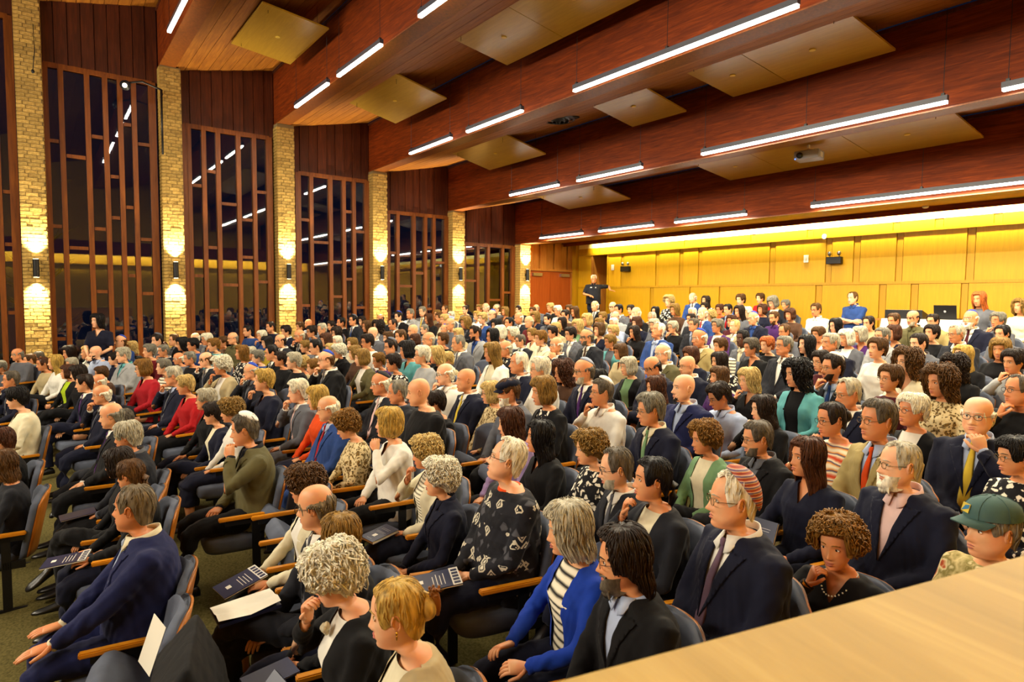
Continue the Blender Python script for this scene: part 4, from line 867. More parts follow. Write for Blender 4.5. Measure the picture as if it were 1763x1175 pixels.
# ------------------------------------------------------------------ theatre seats
def seat_meshes():
    out = {}
    nu, nv = 13, 13
    def back(y0, th, grow, slotname, mat):
        G1 = []; G2 = []
        for j in range(nv):
            v = j/(nv-1); z = .40+.50*v+grow*(2*v-1)
            k = 1-(max(0,(v-.72)/.28))**2.6*.22; wdt = (.243+.012*v+grow)*k
            r1 = []; r2 = []
            for i in range(nu):
                u = -1+2*i/(nu-1); x = wdt*u; cur = -.055*u*u; yy = y0+.05+.105*v+cur
                zt = z-(.05*(abs(u)**4) if j == nv-1 else .03*abs(u)**4*(v > .85))
                pil = .018*(1-u**4)*(1-(2*v-1)**4); r1.append((x, yy-pil, zt)); r2.append((x, yy+th, zt))
            G1.append(r1); G2.append(r2)
        q = MB(); G1 = np.array(G1); G2 = np.array(G2)
        # one closed loop of columns: front then back reversed
        R = np.concatenate([G1, G2[:, ::-1]], 1); q.rings(R, (1,1), flip=False); return q.mesh(slotname, [mat])
    out['backrest'] = back(.10, .045, 0, 'backrest', M_seat); out['back_shell'] = back(.149, .012, -.004, 'back_shell', M_shell)
    q = MB(); R = []; t = np.linspace(0,2*PI,24,endpoint=False)
    for z, k in ((.34,.80),(.35,.94),(.38,1.0),(.42,1.0),(.44,.95),(.448,.80),(.450,.4)):
        c, s = np.cos(t), np.sin(t); R.append(np.stack([.235*k*np.sign(c)*np.abs(c)**.5, -.12+.23*k*np.sign(s)*np.abs(s)**.5, np.full(24,z)+(-.02 if z < .4 else 0)], -1))
    q.rings(R); out['seat'] = q.mesh('seat', [M_seat])
    q = MB(); q.box(.240,.286,-.25,.15,.600,.628); me = q.mesh('armrest', [M_arm], False); bm = bmesh.new(); bm.from_mesh(me); bmesh.ops.bevel(bm, geom=bm.edges[:], offset=.006, segments=2, affect='EDGES'); bm.to_mesh(me); bm.free(); out['armrest'] = me
    q = MB(); q.box(.252,.274,-.01,.05,.0,.60); q.box(.246,.280,-.10,.14,.0,.02); q.box(.252,.274,-.20,.14,.56,.60); q.box(.252,.274,.0,.14,.34,.40); out['side_frame'] = q.mesh('side_frame', [M_black], False)
    return out
SM = seat_meshes()
def chair(x, y, z, rz, s, label, folded=False, group='theatre seats'):
    e = empty('theatre_seat', (x,y,z), rz); tag(e, label, 'seat', group)
    inst('backrest', SM['backrest'], e); inst('back_shell', SM['back_shell'], e); inst('armrest', SM['armrest'], e); inst('side_frame', SM['side_frame'], e)
    st = inst('seat', SM['seat'], e)
    if folded: st.location = (0, .10, .13); st.rotation_euler = (math.radians(-42), 0, 0); st.location = (0, -.19+.06, .10)
    return e
PEOPLE = """
-3.98 0.39 0.04 1.04 rec GB suit:navyblue,cream,lblue K -|person in dark blue suit and pale blue tie, hands on knees
-3.45 1.23 0.02 1.05 rim GB suit:charcoal,white,grey L gl|person in charcoal suit and glasses, in front of the cream cardigan
-3.96 1.34 0.12 0.95 pf N card:cream,white H -|person in cream cardigan over white, holding a booklet, in front of the orange top
-2.94 1.15 0.16 0.93 px LB top:black L -|person in black top, in front of the cream cardigan
-2.45 0.97 0.11 1.01 pf W card:black,white CR dn|person in black cardigan over white, hand to chin, left of the beige cardigan
-1.94 0.98 0.16 1.00 bun Y card:beige,cream L -|person in beige cardigan over cream, in front of the nordic sweater
-3.52 2.06 0.17 0.93 pf W open:navy,navy L -|person in navy jacket, left of the nordic sweater
-4.04 2.26 0.21 0.93 pf B card:cream,check CR -|person in cream cardigan over checked scarf, hand to chin, left of the nordic sweater
-3.02 2.20 0.23 1.05 rec W sweater:nordic L gl/up|person in grey and black nordic sweater, glasses
-2.22 2.03 0.15 1.00 md S card:royal,stripe H -|person in royal blue cardigan over striped top, holding a booklet
-1.73 1.89 0.22 0.98 mane D open:black,lblue L beard:SP/gl|person in black jacket over pale blue shirt, right of the royal blue cardigan
-2.66 2.82 0.23 1.00 rec SP suit:charcoal,white,grey L gl/beard:S|person in charcoal suit and glasses, behind the royal blue cardigan
-2.20 2.59 0.34 0.97 pt K card:charcoal,cream CR -|person in charcoal cardigan over cream, hand to chin, left of the green cardigan
-3.13 3.04 0.32 0.93 pf LB print:floralbw L -|person in black and white print top, in front of the striped skullcap
-1.65 2.50 0.28 1.06 rec W suit:navy,white,multi L gl/kip:stripe|person in navy suit and patterned tie, striped knitted skullcap
-1.92 3.65 0.39 0.95 lg A top:navy H -|person in navy top, holding a booklet, in front of the cream jacket and bright scarf
-1.41 3.65 0.38 1.01 rec S open:navy,pink L gl/beard:W|person in navy jacket over pink shirt and glasses, in front of the tan suit
-1.39 2.95 0.21 0.94 pf AB top:black CR lc|person in black top, hand to chin, right of the striped knitted skullcap
-0.88 3.23 0.31 0.98 sh G print:floral L cap|person in autumn floral blouse and green baseball cap
-1.13 4.53 0.46 0.93 px K print:floralbw L gl|person in black and white print top, glasses, behind the green baseball cap
-1.78 4.23 0.44 1.06 sh SP suit:tan,lblue,orange L gl|person in tan suit and orange tie, glasses
-2.20 4.53 0.39 1.03 bun D print:scarf CR gl|person in cream jacket and bright scarf, glasses, hand to chin
-2.47 5.34 0.51 1.00 rec S suit:navy,white,grey L gl|person in navy suit, behind the cream jacket and bright scarf, left of the tan suit
-1.93 5.14 0.47 1.00 px W card:black,white L gl|person in black cardigan over white, right of the tan suit, behind the navy jacket
-1.46 4.92 0.46 1.05 rim W suit:navy,lblue,yellow CL gl/lc|person in navy suit and yellow tie, glasses, hand to chin, right of the black cardigan
-1.52 6.04 0.57 1.02 rec SP top:black CR gl|person in black top, in front of the light grey top, right of the navy suit
-2.52 6.20 0.57 1.00 px N top:maroon L gl|person in maroon top, in front of the light grey suit, behind the tan suit
-2.04 5.99 0.60 1.01 lc N print:leopard L -|person in leopard print blouse, right of the maroon top, right of the black cardigan
-2.64 6.87 0.65 1.02 lc N top:cream L gl|person in cream top, right of the light grey suit, in front of the olive jacket
-2.38 7.34 0.70 0.94 lc D top:black L -|person in black top, in front of the tan jacket, behind the leopard print blouse
-2.57 8.12 0.77 0.93 lg Y top:black L -|person in black top, in front of the tan jacket, right of the grey jacket
-2.38 8.63 0.82 0.95 md LB top:black L lc|person in black top, left of the light grey top, in front of the cream top
-1.99 7.68 0.72 0.98 px D top:lgrey CR -|person in light grey top, in front of the cream top, right of the blue skullcap
-3.11 8.42 0.80 0.99 sh D open:grey,grey L -|person in grey jacket, in front of the tan jacket, in front of the olive jacket
-3.27 7.67 0.73 1.01 px N top:white L -|person in white top, in front of the light grey suit, right of the purple top
-3.03 6.18 0.56 1.05 sh D suit:charcoal,lblue,blue CR gl/kip:white/beard:D|person in charcoal suit and blue tie, white skullcap, right of the teal cardigan
-3.10 5.67 0.56 1.03 lc K card:teal,black L -|person in teal cardigan over black, left of the maroon top
-3.61 7.09 0.67 0.94 px D top:maroon L gl|person in maroon top and glasses, right of the teal cardigan, left of the grey cardigan
-3.79 7.65 0.75 1.02 sh S suit:navy,white,red L -|person in navy suit and red tie, left of the grey cardigan, behind the maroon top
-4.23 7.92 0.72 1.00 lg K print:floralbw L -|person in black and white print top, behind the teal cardigan, behind the maroon top
-4.21 8.94 0.84 0.95 bob W card:grey,white L -|person in grey cardigan over white, left of the light grey suit, behind the white skullcap
-4.26 9.46 0.89 0.93 bob S top:purple L -|person in purple top, left of the light grey suit, in front of the blue shirt
-4.77 9.27 0.88 0.93 px N top:white L -|person in white top, in front of the white shirt, left of the grey cardigan
-3.71 8.84 0.87 0.96 sh G suit:lgrey,lblue,grey L gl|person in light grey suit and glasses
-4.01 9.91 0.91 0.93 bob A top:navy L -|person in navy top, right of the light grey suit, left of the olive jacket
-3.50 9.84 0.94 0.93 px D top:black L -|person in black top, in front of the tan jacket, right of the olive jacket
-3.09 9.53 0.91 0.97 rec S suit:charcoal,white,red L gl|person in charcoal suit and red tie, right of the tan jacket, behind the black top
-2.77 10.13 0.96 0.93 pt K top:grey L -|person in grey top, in front of the grey cardigan, behind the light grey top
-8.58 13.06 1.24 1.07 px N top:blue L -|person in blue top, behind the mint top, behind the beige jacket
-8.72 14.09 1.38 0.99 px N top:red L -|person in red top, behind the mint top
-7.54 12.71 1.20 1.07 bob G card:charcoal,white L dn|person in charcoal cardigan over white, behind the purple shirt
-7.80 13.63 1.30 0.93 px G top:grey L -|person in grey top, behind the purple shirt, right of the mint top
-6.45 11.43 1.09 0.96 bob A top:brown L -|person in brown top, right of the purple shirt, right of the charcoal cardigan
-7.34 11.14 1.07 1.01 lg D top:grey L -|person in grey top, left of the mint top, behind the beige jacket
-7.49 11.64 1.09 0.96 px W top:mint L -|person in mint top
-6.52 10.34 0.99 0.99 rim W suit:navy,blue,blue L kip:royal/gl|person in navy suit and blue tie, blue skullcap, right of the mint top
-7.50 12.19 1.16 0.96 bob A top:navy L -|person in navy top, left of the purple shirt, right of the mint top
-6.23 11.97 1.14 0.99 sh N shirt:white X gl|person in white collared shirt, left of the blue shirt, left of the grey cardigan
-6.28 13.53 1.29 1.07 rec N shirt:blue X -|person in blue collared shirt, arms crossed
-6.46 10.91 1.04 0.95 sh N shirt:purple L gl/beard:N|person in purple collared shirt and glasses
-5.39 9.42 0.89 0.93 rec N top:grey L gl|person in grey top, in front of the purple shirt, in front of the charcoal cardigan
-5.01 10.27 0.98 0.93 lg K top:black L gl|person in black top and glasses, in front of the blue shirt, behind the grey cardigan
-4.70 10.71 1.03 0.93 pt D top:beige L -|person in beige top, behind the light grey suit, in front of the blue shirt
-4.52 11.19 1.04 0.95 sh N suit:navy,white,blue L -|person in navy suit and blue tie, left of the olive jacket
-4.12 10.86 1.05 0.99 rim D open:olive,olive L beard:S|person in olive jacket
-4.02 11.37 1.07 0.93 sh D open:tan,red L gl|person in tan jacket over red shirt and glasses
-3.32 10.70 1.01 1.03 rim W suit:navy,white,maroon L kip:royal/beard:W|person in navy suit and maroon tie, right of the tan jacket, behind the charcoal suit
-3.14 11.20 1.07 0.96 px G top:grey CR gl|person in grey top, in front of the grey cardigan, left of the cream top
-4.04 13.40 1.27 1.07 lg R card:grey,grey L -|person in grey cardigan, right of the tan jacket, behind the blue skullcap
-3.39 13.18 1.25 0.98 lc LB top:cream L -|person in cream top, right of the grey cardigan, behind the light grey top
-15.28 10.91 1.12 0.93 sh G top:navy L -|person in navy top, right of the light grey top, behind the black suit
-13.96 10.22 0.99 0.98 md LB top:brown L -|person in brown top, right of the light grey top, behind the black suit
-14.71 11.28 1.07 0.93 sh D suit:charcoal,white,grey L kip:grey|person in charcoal suit and grey skullcap, behind the dark red top, behind the black suit
-11.15 8.57 0.80 1.06 rim W suit:charcoal,white,grey L -|person in charcoal suit, left of the dark red top, in front of the grey skullcap
-10.91 8.11 0.76 1.01 sh K suit:black,white,grey L -|person in black suit, in front of the grey skullcap, right of the blue skullcap
-10.38 8.24 0.78 1.03 rim S top:darkred L -|person in dark red top, behind the cream jacket
-14.43 11.72 1.11 0.94 rim G top:grey L -|person in grey top, behind the dark red top, behind the grey skullcap
-13.74 11.02 1.05 0.93 px N top:black L -|person in black top, behind the dark red top, right of the grey skullcap
-11.71 9.49 0.90 0.98 md LB top:navy L -|person in navy top, behind the cream jacket, right of the dark red top
-13.25 11.26 1.07 1.01 px B top:black L -|person in black top, behind the grey skullcap, left of the white top
-12.19 10.61 1.01 1.00 px W top:white L -|person in white top, right of the grey skullcap, behind the charcoal top
-11.11 9.36 0.87 0.97 sh K open:grey,grey L kip:grey|person in grey jacket, right of the dark red top, behind the charcoal top
-10.61 9.47 0.91 1.02 sh D top:brown L -|person in brown top, left of the grey cardigan, behind the grey jacket
-12.99 11.70 1.11 0.94 md N top:grey L -|person in grey top, behind the grey cardigan, right of the grey skullcap
-11.43 10.49 1.00 1.00 lg N top:grey L -|person in grey top, behind the grey cardigan, behind the grey jacket
-10.15 8.96 0.85 0.95 lg D top:black L -|person in black top, left of the grey cardigan, behind the grey jacket
-8.98 8.33 0.78 1.00 md B card:grey,green L -|person in grey cardigan over green, behind the grey jacket, behind the grey skullcap
-9.36 8.94 0.85 1.02 bob B top:beige L -|person in beige top, left of the olive top, right of the grey cardigan
-11.62 11.35 1.07 1.06 rim W suit:black,white,grey L -|person in black suit, left of the pale blue top, behind the olive top
-11.12 11.48 1.10 1.02 rim D suit:navy,white,red L gl|person in navy suit and red tie, behind the pale blue top, behind the olive top
-10.47 11.02 1.05 1.01 sh K suit:grey,white,grey L -|person in grey suit, behind the pale blue top, right of the olive top
-10.33 10.35 0.98 0.93 px LB top:olive L -|person in olive top, left of the pale blue top
-9.52 9.44 0.87 0.93 px LB top:grey L -|person in grey top, left of the pale blue top, in front of the olive top
-9.74 10.15 0.96 0.97 rim S open:lgrey,grey L -|person in light grey jacket and grey shirt, behind the pale blue top
-8.89 9.85 0.93 1.07 rim W top:black L beard:W|person in black top, right of the light grey jacket, right of the maroon top
-11.01 12.01 1.14 0.93 px D top:maroon L -|person in maroon top, right of the pale blue top, right of the light grey jacket
-9.91 11.64 1.11 0.93 lg K top:black L gl|person in black top and glasses, behind the blue suit, right of the maroon top
-10.20 12.47 1.18 1.07 pf B print:floralbw L -|person in black and white print top, left of the blue suit, behind the blue suit
-9.18 11.46 1.07 1.01 md LB top:brown L -|person in brown top, left of the light grey top, left of the blue suit
-10.29 13.55 1.29 1.07 rim W suit:blue,white,grey L -|person in blue suit, behind the light grey top, behind the blue suit
-9.75 13.34 1.27 1.02 lg D print:floralbw L -|person in black and white print top, left of the orange top, behind the blue suit
-9.39 12.82 1.22 0.93 px D top:black L -|person in black top, behind the purple cardigan, left of the orange top
-8.67 11.39 1.10 0.93 sh W top:lgrey L -|person in light grey top, left of the blue suit, in front of the blue suit
-7.65 10.37 1.00 1.03 rim W suit:blue,white,red L -|person in blue suit and red tie, left of the purple cardigan
-8.10 10.63 1.00 0.93 sh D top:charcoal L -|person in charcoal top, in front of the light grey top, left of the blue suit
-8.01 11.14 1.05 0.93 pf B top:black L -|person in black top, behind the purple cardigan, right of the blue suit
-8.66 12.39 1.18 0.93 px A top:orange L gl|person in orange top and glasses, behind the purple cardigan
-8.15 11.94 1.14 0.97 sh K suit:navy,lblue,red L -|person in navy suit and red tie, behind the beige jacket, left of the mint top
-6.48 9.20 0.89 0.97 px G card:purple,white L gl|person in purple cardigan over white and glasses
-7.03 10.42 0.98 0.93 px A top:maroon L -|person in maroon top, behind the beige jacket, right of the purple cardigan
-6.50 9.72 0.92 0.93 rec B open:beige,white L -|person in beige jacket over white shirt
-8.90 10.37 0.97 0.96 rec S suit:charcoal,white,grey CR -|person in charcoal suit, behind the blue suit, right of the maroon top
-8.01 9.40 0.90 0.93 md S top:grey L -|person in grey top, behind the blue suit, in front of the charcoal suit
-7.50 9.32 0.88 0.93 px S top:black CR gl|person in black top, right of the blue suit, left of the light grey top
-6.99 9.24 0.89 0.97 sh SP suit:charcoal,lblue,grey L gl|person in charcoal suit, left of the purple cardigan, in front of the light grey top
-8.52 9.49 0.92 0.93 bob A top:navy L -|person in navy top, right of the light grey jacket, in front of the maroon top
-6.72 7.94 0.75 1.03 rec W suit:blue,lblue,lblue L up|person in blue suit and pale blue tie, behind the white skullcap
-7.72 8.53 0.80 0.93 lg D top:black CR -|person in black top, right of the pale blue top, left of the blue suit
-5.36 7.24 0.72 1.04 rim W open:tan,cream L kip:royal|person in tan jacket and cream shirt and blue skullcap, left of the purple cardigan
-9.01 9.34 0.89 0.93 sh W top:lblue L -|person in pale blue top
-9.16 7.85 0.74 0.93 px D top:charcoal L -|person in charcoal top, right of the cream jacket, left of the grey jacket
-8.18 7.42 0.70 0.99 px D open:grey,white L gl|person in grey jacket and white shirt and glasses, in front of the grey cardigan
-8.23 8.14 0.76 0.98 bob N top:navy L -|person in navy top, left of the pale blue top, in front of the olive top
-7.04 6.73 0.64 1.06 rim SP suit:charcoal,white,brown L kip:grey/beard:SP/gl|person in charcoal suit and brown tie, grey skullcap, left of the teal cardigan
-7.73 8.01 0.79 0.95 px B top:grey L -|person in grey top, in front of the pale blue top, behind the teal cardigan
-7.96 6.57 0.62 1.02 px AB open:cream,cream L -|person in cream jacket
-9.59 8.31 0.79 0.93 px B top:beige L -|person in beige top, right of the cream jacket, left of the grey cardigan
-9.14 7.33 0.72 0.93 px LB top:cream L gl|person in cream top, left of the cream jacket, in front of the dark red top
-9.71 7.29 0.69 0.93 pf W top:white L -|person in white top, left of the dark red top, behind the charcoal jacket
-8.71 6.74 0.64 0.93 sh SP suit:charcoal,white,green L gl|person in charcoal suit and green tie, glasses, left of the cream jacket
-7.11 6.16 0.58 1.01 rim W suit:charcoal,white,grey CL gl|person in charcoal suit and glasses, right of the cream jacket, left of the grey cardigan
-7.50 5.53 0.52 1.02 rim S open:charcoal,print CR gl|person in charcoal jacket and patterned shirt and glasses, right of the white cardigan
-7.15 7.35 0.70 0.93 px LB card:teal,grey L -|person in teal cardigan over grey, in front of the pale blue top
-6.22 6.60 0.63 0.93 bob N top:beige L gl|person in beige top, in front of the pale blue top, right of the teal cardigan
-5.17 6.25 0.60 1.01 rim W open:olive,white L kip:white/gl|person in olive jacket over white shirt, behind the navy jacket, left of the navy top
-4.70 5.55 0.55 0.99 rim D open:navy,grey L gl/dn|person in navy jacket and grey shirt and glasses, left of the dark blue jacket
-4.64 6.06 0.55 0.97 bald N suit:navy,white,grey L gl|person in navy suit and glasses, behind the dark blue jacket, left of the purple top
-5.14 6.77 0.64 0.93 bob A top:navy L -|person in navy top, behind the dark blue jacket, left of the purple top
-4.58 6.59 0.63 0.93 lg D print:floralbw L -|person in black and white print top, behind the purple top, behind the pale blue shirt
-5.38 7.75 0.71 0.94 px N print:stripe CR -|person in black and white striped top, hand to chin, in front of the purple cardigan
-4.75 7.52 0.71 0.96 px SP top:black L -|person in black top, in front of the beige jacket, in front of the mint top
-4.85 8.05 0.76 0.93 px R top:black L -|person in black top, in front of the purple shirt, in front of the mint top
-5.39 8.27 0.77 0.96 sh K suit:grey,cream,cream L dark|person in grey suit and cream tie, in front of the beige jacket
-4.21 7.35 0.70 1.02 sh G open:charcoal,white L gl|person in charcoal jacket over white shirt, behind the teal cardigan, left of the maroon top
-4.11 5.89 0.53 0.93 bob N top:purple L -|person in purple top, right of the dark blue jacket, behind the pale blue shirt
-3.62 5.71 0.55 0.94 md B top:black CR -|person in black top, right of the pale blue shirt, right of the purple top
-5.27 5.74 0.55 0.93 bob S card:black,green L -|person in black cardigan over green, left of the navy jacket, left of the white skullcap
-4.20 4.99 0.47 0.93 lg A top:black L -|person in black top, left of the dark blue jacket, in front of the navy jacket
-3.52 4.54 0.47 1.02 bald D open:navyblue,lblue L beard:D|person in dark blue jacket over pale blue shirt
-3.48 5.06 0.43 0.97 wv D shirt:lblue L gl/dn|person in pale blue collared shirt, right of the dark blue jacket, behind the green cardigan
-2.91 4.81 0.46 0.93 lg D top:black CR -|person in black top, in front of the teal cardigan, right of the pale blue shirt
-2.88 3.99 0.31 0.93 pf AB card:green,cream L -|person in green cardigan over cream
-2.38 3.89 0.37 0.97 sh SP open:black,grey L gl/beard:SP|person in black jacket over grey shirt and glasses, right of the green cardigan
-3.39 3.97 0.35 1.02 wv G suit:navy,cream,green L gl|person in navy suit and green tie, glasses, left of the dark blue jacket
-4.12 4.13 0.39 1.02 sh SP shirt:white CR gl/kip:white|person in white collared shirt, in front of the striped skullcap, left of the black cardigan
-5.49 4.88 0.43 1.00 lc A top:brown L gl|person in brown top, left of the striped skullcap, in front of the cream jacket
-4.70 4.47 0.46 1.07 rim SP suit:navy,white,purple L gl/kip:stripe2/beard:S|person in navy suit and purple tie, striped skullcap
-4.97 4.91 0.44 0.95 md K top:black L gl|person in black top, right of the striped skullcap, in front of the teal cardigan
-4.32 3.61 0.42 1.02 bob LB card:black,floralbw L -|person in black cardigan and print top, right of the dark flat cap
-4.83 3.61 0.36 1.02 sh N open:grey,grey L flat/beard:W|person in grey jacket and dark flat cap
-5.32 3.74 0.35 0.96 bob B print:leopard L gl|person in leopard print blouse, left of the dark flat cap, behind the lavender top
-5.34 4.39 0.44 1.05 px W top:white L gl|person in white top, in front of the cream jacket, right of the dark flat cap
-5.91 4.54 0.43 1.07 rec W suit:navy,white,grey L -|person in navy suit, right of the white cardigan, behind the dark flat cap
-5.83 3.75 0.29 1.07 bald S suit:navy,white,yellow L -|person in navy suit and yellow tie, in front of the white cardigan
-6.34 3.81 0.33 1.05 rim W shirt:white CR gl|person in white collared shirt, right of the light grey top, left of the navy suit
-5.44 3.15 0.29 0.95 px D top:black L -|person in black top, behind the cream cardigan, in front of the white shirt
-5.09 2.78 0.34 1.06 bald D top:black L -|person in black top, right of the black skullcap, left of the white shirt
-5.93 2.99 0.27 1.02 rec G open:charcoal,grey L -|person in charcoal jacket and grey shirt, right of the black skullcap
-6.44 3.04 0.24 1.07 rim W suit:charcoal,white,pink L gl/kip:black|person in charcoal suit and pink tie, black skullcap
-4.74 2.29 0.22 1.01 bob Y top:white CL -|person in white top, in front of the black skullcap, left of the cream cardigan
-4.15 3.12 0.26 0.98 md A top:lavender L -|person in lavender top
-3.64 3.00 0.25 0.98 lg K top:black L -|person in black top, right of the lavender top, right of the nordic sweater
-7.01 4.94 0.47 1.07 lg LB card:white,cream L -|person in white cardigan over cream
-8.57 5.38 0.49 1.07 rec G suit:grey,white,grey L -|person in grey suit, left of the white skullcap, in front of the charcoal jacket
-8.25 4.98 0.43 0.93 px B top:beige L -|person in beige top, behind the white shirt, right of the light grey top
-7.91 4.59 0.45 1.01 md B top:black CR -|person in black top, behind the white shirt, right of the light grey top
-7.61 4.18 0.46 1.03 px W top:lgrey L gl|person in light grey top, right of the teal top, in front of the grey jacket
-8.47 4.42 0.42 1.07 bob K top:teal L -|person in teal top, left of the light grey top
-8.10 4.01 0.36 1.00 px D print:floralbw L -|person in black and white print top, behind the black skullcap, left of the teal top
-8.97 4.19 0.40 0.93 px AB top:purple L gl|person in purple top and glasses, right of the olive cardigan, behind the black skullcap
-9.33 4.57 0.42 1.06 sh D open:grey,white L gl/kip:grey|person in grey jacket over white shirt, left of the teal top, behind the purple top
-10.60 5.39 0.53 1.04 sh N top:grey L -|person in grey top, behind the teal top, in front of the light grey jacket
-11.35 5.50 0.53 0.98 px N top:grey L -|person in grey top, left of the teal top, in front of the grey jacket
-10.86 5.83 0.56 0.93 bob A top:black L -|person in black top, behind the teal top, behind the light grey top
-9.36 5.27 0.50 1.07 rim S suit:charcoal,white,grey L gl|person in charcoal suit and glasses, right of the teal top, behind the light grey top
-9.83 5.82 0.55 0.99 px N top:black L -|person in black top, right of the grey jacket, left of the grey suit
-11.33 6.04 0.55 1.07 bald N top:grey L -|person in grey top, behind the teal top, left of the grey jacket
-12.71 7.06 0.67 0.93 sh G open:grey,white L -|person in grey jacket over white shirt, left of the blue skullcap, behind the charcoal suit
-12.02 7.16 0.68 0.94 rim S top:lgrey L kip:royal|person in light grey top, in front of the cream top, left of the beige top
-10.88 6.82 0.66 0.93 bob B top:beige L -|person in beige top, in front of the charcoal jacket, left of the white skullcap
-9.41 6.26 0.59 1.07 sh D open:lgrey,blue L gl/kip:white/beard:D|person in light grey jacket and white skullcap, in front of the charcoal jacket
-8.89 6.25 0.60 1.03 lg K top:black L gl|person in black top and glasses, behind the white cardigan, right of the white skullcap
-15.30 4.40 0.58 1.01 sh D top:navy L -|person in navy top, behind the yellow top, left of the navy jacket
-14.62 4.54 0.43 1.07 px D open:navy,white L -|person in navy jacket over white shirt, right of the yellow top, behind the black suit
-13.07 4.34 0.41 1.07 rim S suit:black,white,grey CR gl|person in black suit and glasses, right of the navy jacket, left of the grey jacket
-15.35 5.30 0.73 0.93 bald N top:grey L -|person in grey top, left of the grey jacket, behind the black suit
-15.07 5.01 0.68 0.93 px N top:brown L -|person in brown top, right of the navy jacket, behind the black suit
-13.69 4.81 0.46 1.07 px D top:blue L gl|person in blue top and glasses, left of the grey jacket, right of the black suit
-14.05 5.18 0.49 1.07 sh S open:grey,lblue L -|person in grey jacket over pale blue shirt, behind the grey suit, behind the beige top
-15.12 5.79 0.69 0.93 px D top:black L -|person in black top, right of the grey jacket, left of the black suit
-15.35 6.13 0.57 1.07 sh K suit:black,white,grey CR -|person in black suit, right of the grey jacket, left of the grey skullcap
-15.04 6.32 0.64 1.07 sh K suit:charcoal,white,blue L gl/kip:grey|person in charcoal suit and blue tie, right of the black suit, behind the cream top
-15.35 6.70 0.78 0.93 px D top:black L -|person in black top, right of the grey skullcap, left of the grey jacket
-13.53 6.02 0.56 1.07 lg N top:brown L -|person in brown top, left of the grey jacket, right of the grey skullcap
-15.35 7.21 0.84 0.93 rim D top:charcoal L -|person in charcoal top, behind the grey jacket, behind the grey suit
-13.02 6.07 0.59 1.06 lc D open:grey,white L -|person in grey jacket over white shirt, behind the grey suit, left of the blue skullcap
-13.31 6.57 0.63 1.05 rec D suit:charcoal,white,red L -|person in charcoal suit and red tie, right of the grey jacket, behind the grey skullcap
-14.90 7.51 0.73 1.07 sh D suit:black,white,grey L kip:royal|person in black suit, left of the light grey jacket, right of the grey jacket
-15.14 7.96 0.79 1.07 sh G open:lgrey,lgrey L -|person in light grey jacket, left of the grey jacket, left of the grey suit
-15.31 8.44 0.85 1.07 sh G suit:grey,white,yellow L -|person in grey suit and yellow tie, behind the grey jacket, left of the cream top
-15.35 8.91 0.87 0.99 px LB top:beige L -|person in beige top, left of the pale blue shirt, behind the grey jacket
-13.93 7.85 0.75 1.03 lg A top:black L -|person in black top, left of the pale blue shirt, right of the light grey jacket
-15.00 8.97 0.98 1.01 rec N shirt:lblue L -|person in pale blue collared shirt, behind the cream top, left of the charcoal top
-13.20 7.88 0.75 1.03 px B top:cream L -|person in cream top, in front of the pale blue shirt, left of the charcoal top
-15.33 9.37 0.90 0.93 px W top:white L -|person in white top, right of the pale blue shirt, left of the charcoal jacket
-15.35 9.84 1.04 0.95 sh D top:charcoal L -|person in charcoal top, right of the pale blue shirt, behind the charcoal jacket
-15.35 10.34 0.95 1.04 px LB top:cream L -|person in cream top, left of the light grey top, behind the charcoal jacket
-14.99 10.31 0.97 1.07 rim W top:lgrey L -|person in light grey top, right of the cream top, behind the blue top
-14.47 10.31 0.97 1.04 rim N top:grey L -|person in grey top, right of the light grey top, behind the black suit
-12.41 8.73 0.83 1.07 rim N open:navy,blue L kip:royal|person in navy jacket and blue skullcap, in front of the light grey top
-11.87 8.08 0.77 1.07 px B top:blue L -|person in blue top, in front of the light grey top, behind the white skullcap
-14.12 9.41 0.89 0.96 px Y top:white L -|person in white top, left of the light grey top, right of the charcoal jacket
-11.54 7.42 0.69 1.07 md LB open:charcoal,grey L -|person in charcoal jacket over grey shirt, behind the white skullcap, left of the blue top
-11.38 6.93 0.67 1.07 rim S top:grey L -|person in grey top, in front of the pale blue shirt, left of the charcoal jacket
-14.66 8.58 0.83 0.97 px N top:brown L -|person in brown top, in front of the pale blue shirt, left of the cream top
-10.71 7.64 0.74 1.01 md K top:black L gl|person in black top and glasses, left of the black suit, right of the blue top
-9.45 6.83 0.65 1.01 bob W top:white L -|person in white top, behind the white cardigan, behind the charcoal jacket
-11.75 4.40 0.43 1.04 bob A top:grey L -|person in grey top, left of the black jacket, in front of the grey jacket
-13.11 5.15 0.49 1.03 md D top:black L -|person in black top, behind the black jacket, right of the grey jacket
-12.54 4.93 0.47 0.93 px W top:white L -|person in white top, behind the black jacket, right of the grey jacket
-11.41 4.77 0.46 0.95 px LB top:cream L -|person in cream top, behind the olive cardigan, right of the black jacket
-11.86 5.40 0.50 1.06 bald S suit:grey,white,grey L -|person in grey suit, in front of the grey jacket, in front of the charcoal top
-10.31 4.60 0.44 1.07 px D top:white L gl|person in white top and glasses, behind the olive cardigan, behind the purple top
-9.93 4.21 0.40 0.97 md LB top:brown L -|person in brown top, left of the olive cardigan, left of the purple top
-15.35 2.80 0.46 0.93 rim W top:grey L -|person in grey top, left of the teal top, right of the black jacket
-14.38 2.38 0.22 1.07 md K top:black L -|person in black top, right of the black jacket, left of the blue top
-13.87 2.48 0.24 1.07 px K top:blue L -|person in blue top, left of the teal top, right of the black jacket
-14.69 2.90 0.29 1.07 px W top:grey L gl|person in grey top and glasses, left of the olive shirt, left of the teal top
-13.32 2.75 0.26 1.07 px AB top:teal L -|person in teal top, left of the olive shirt
-15.02 3.30 0.30 0.99 px N top:brown L -|person in brown top, left of the olive shirt, right of the teal top
-14.33 3.34 0.32 1.07 rim G shirt:olive L gl|person in olive collared shirt and glasses
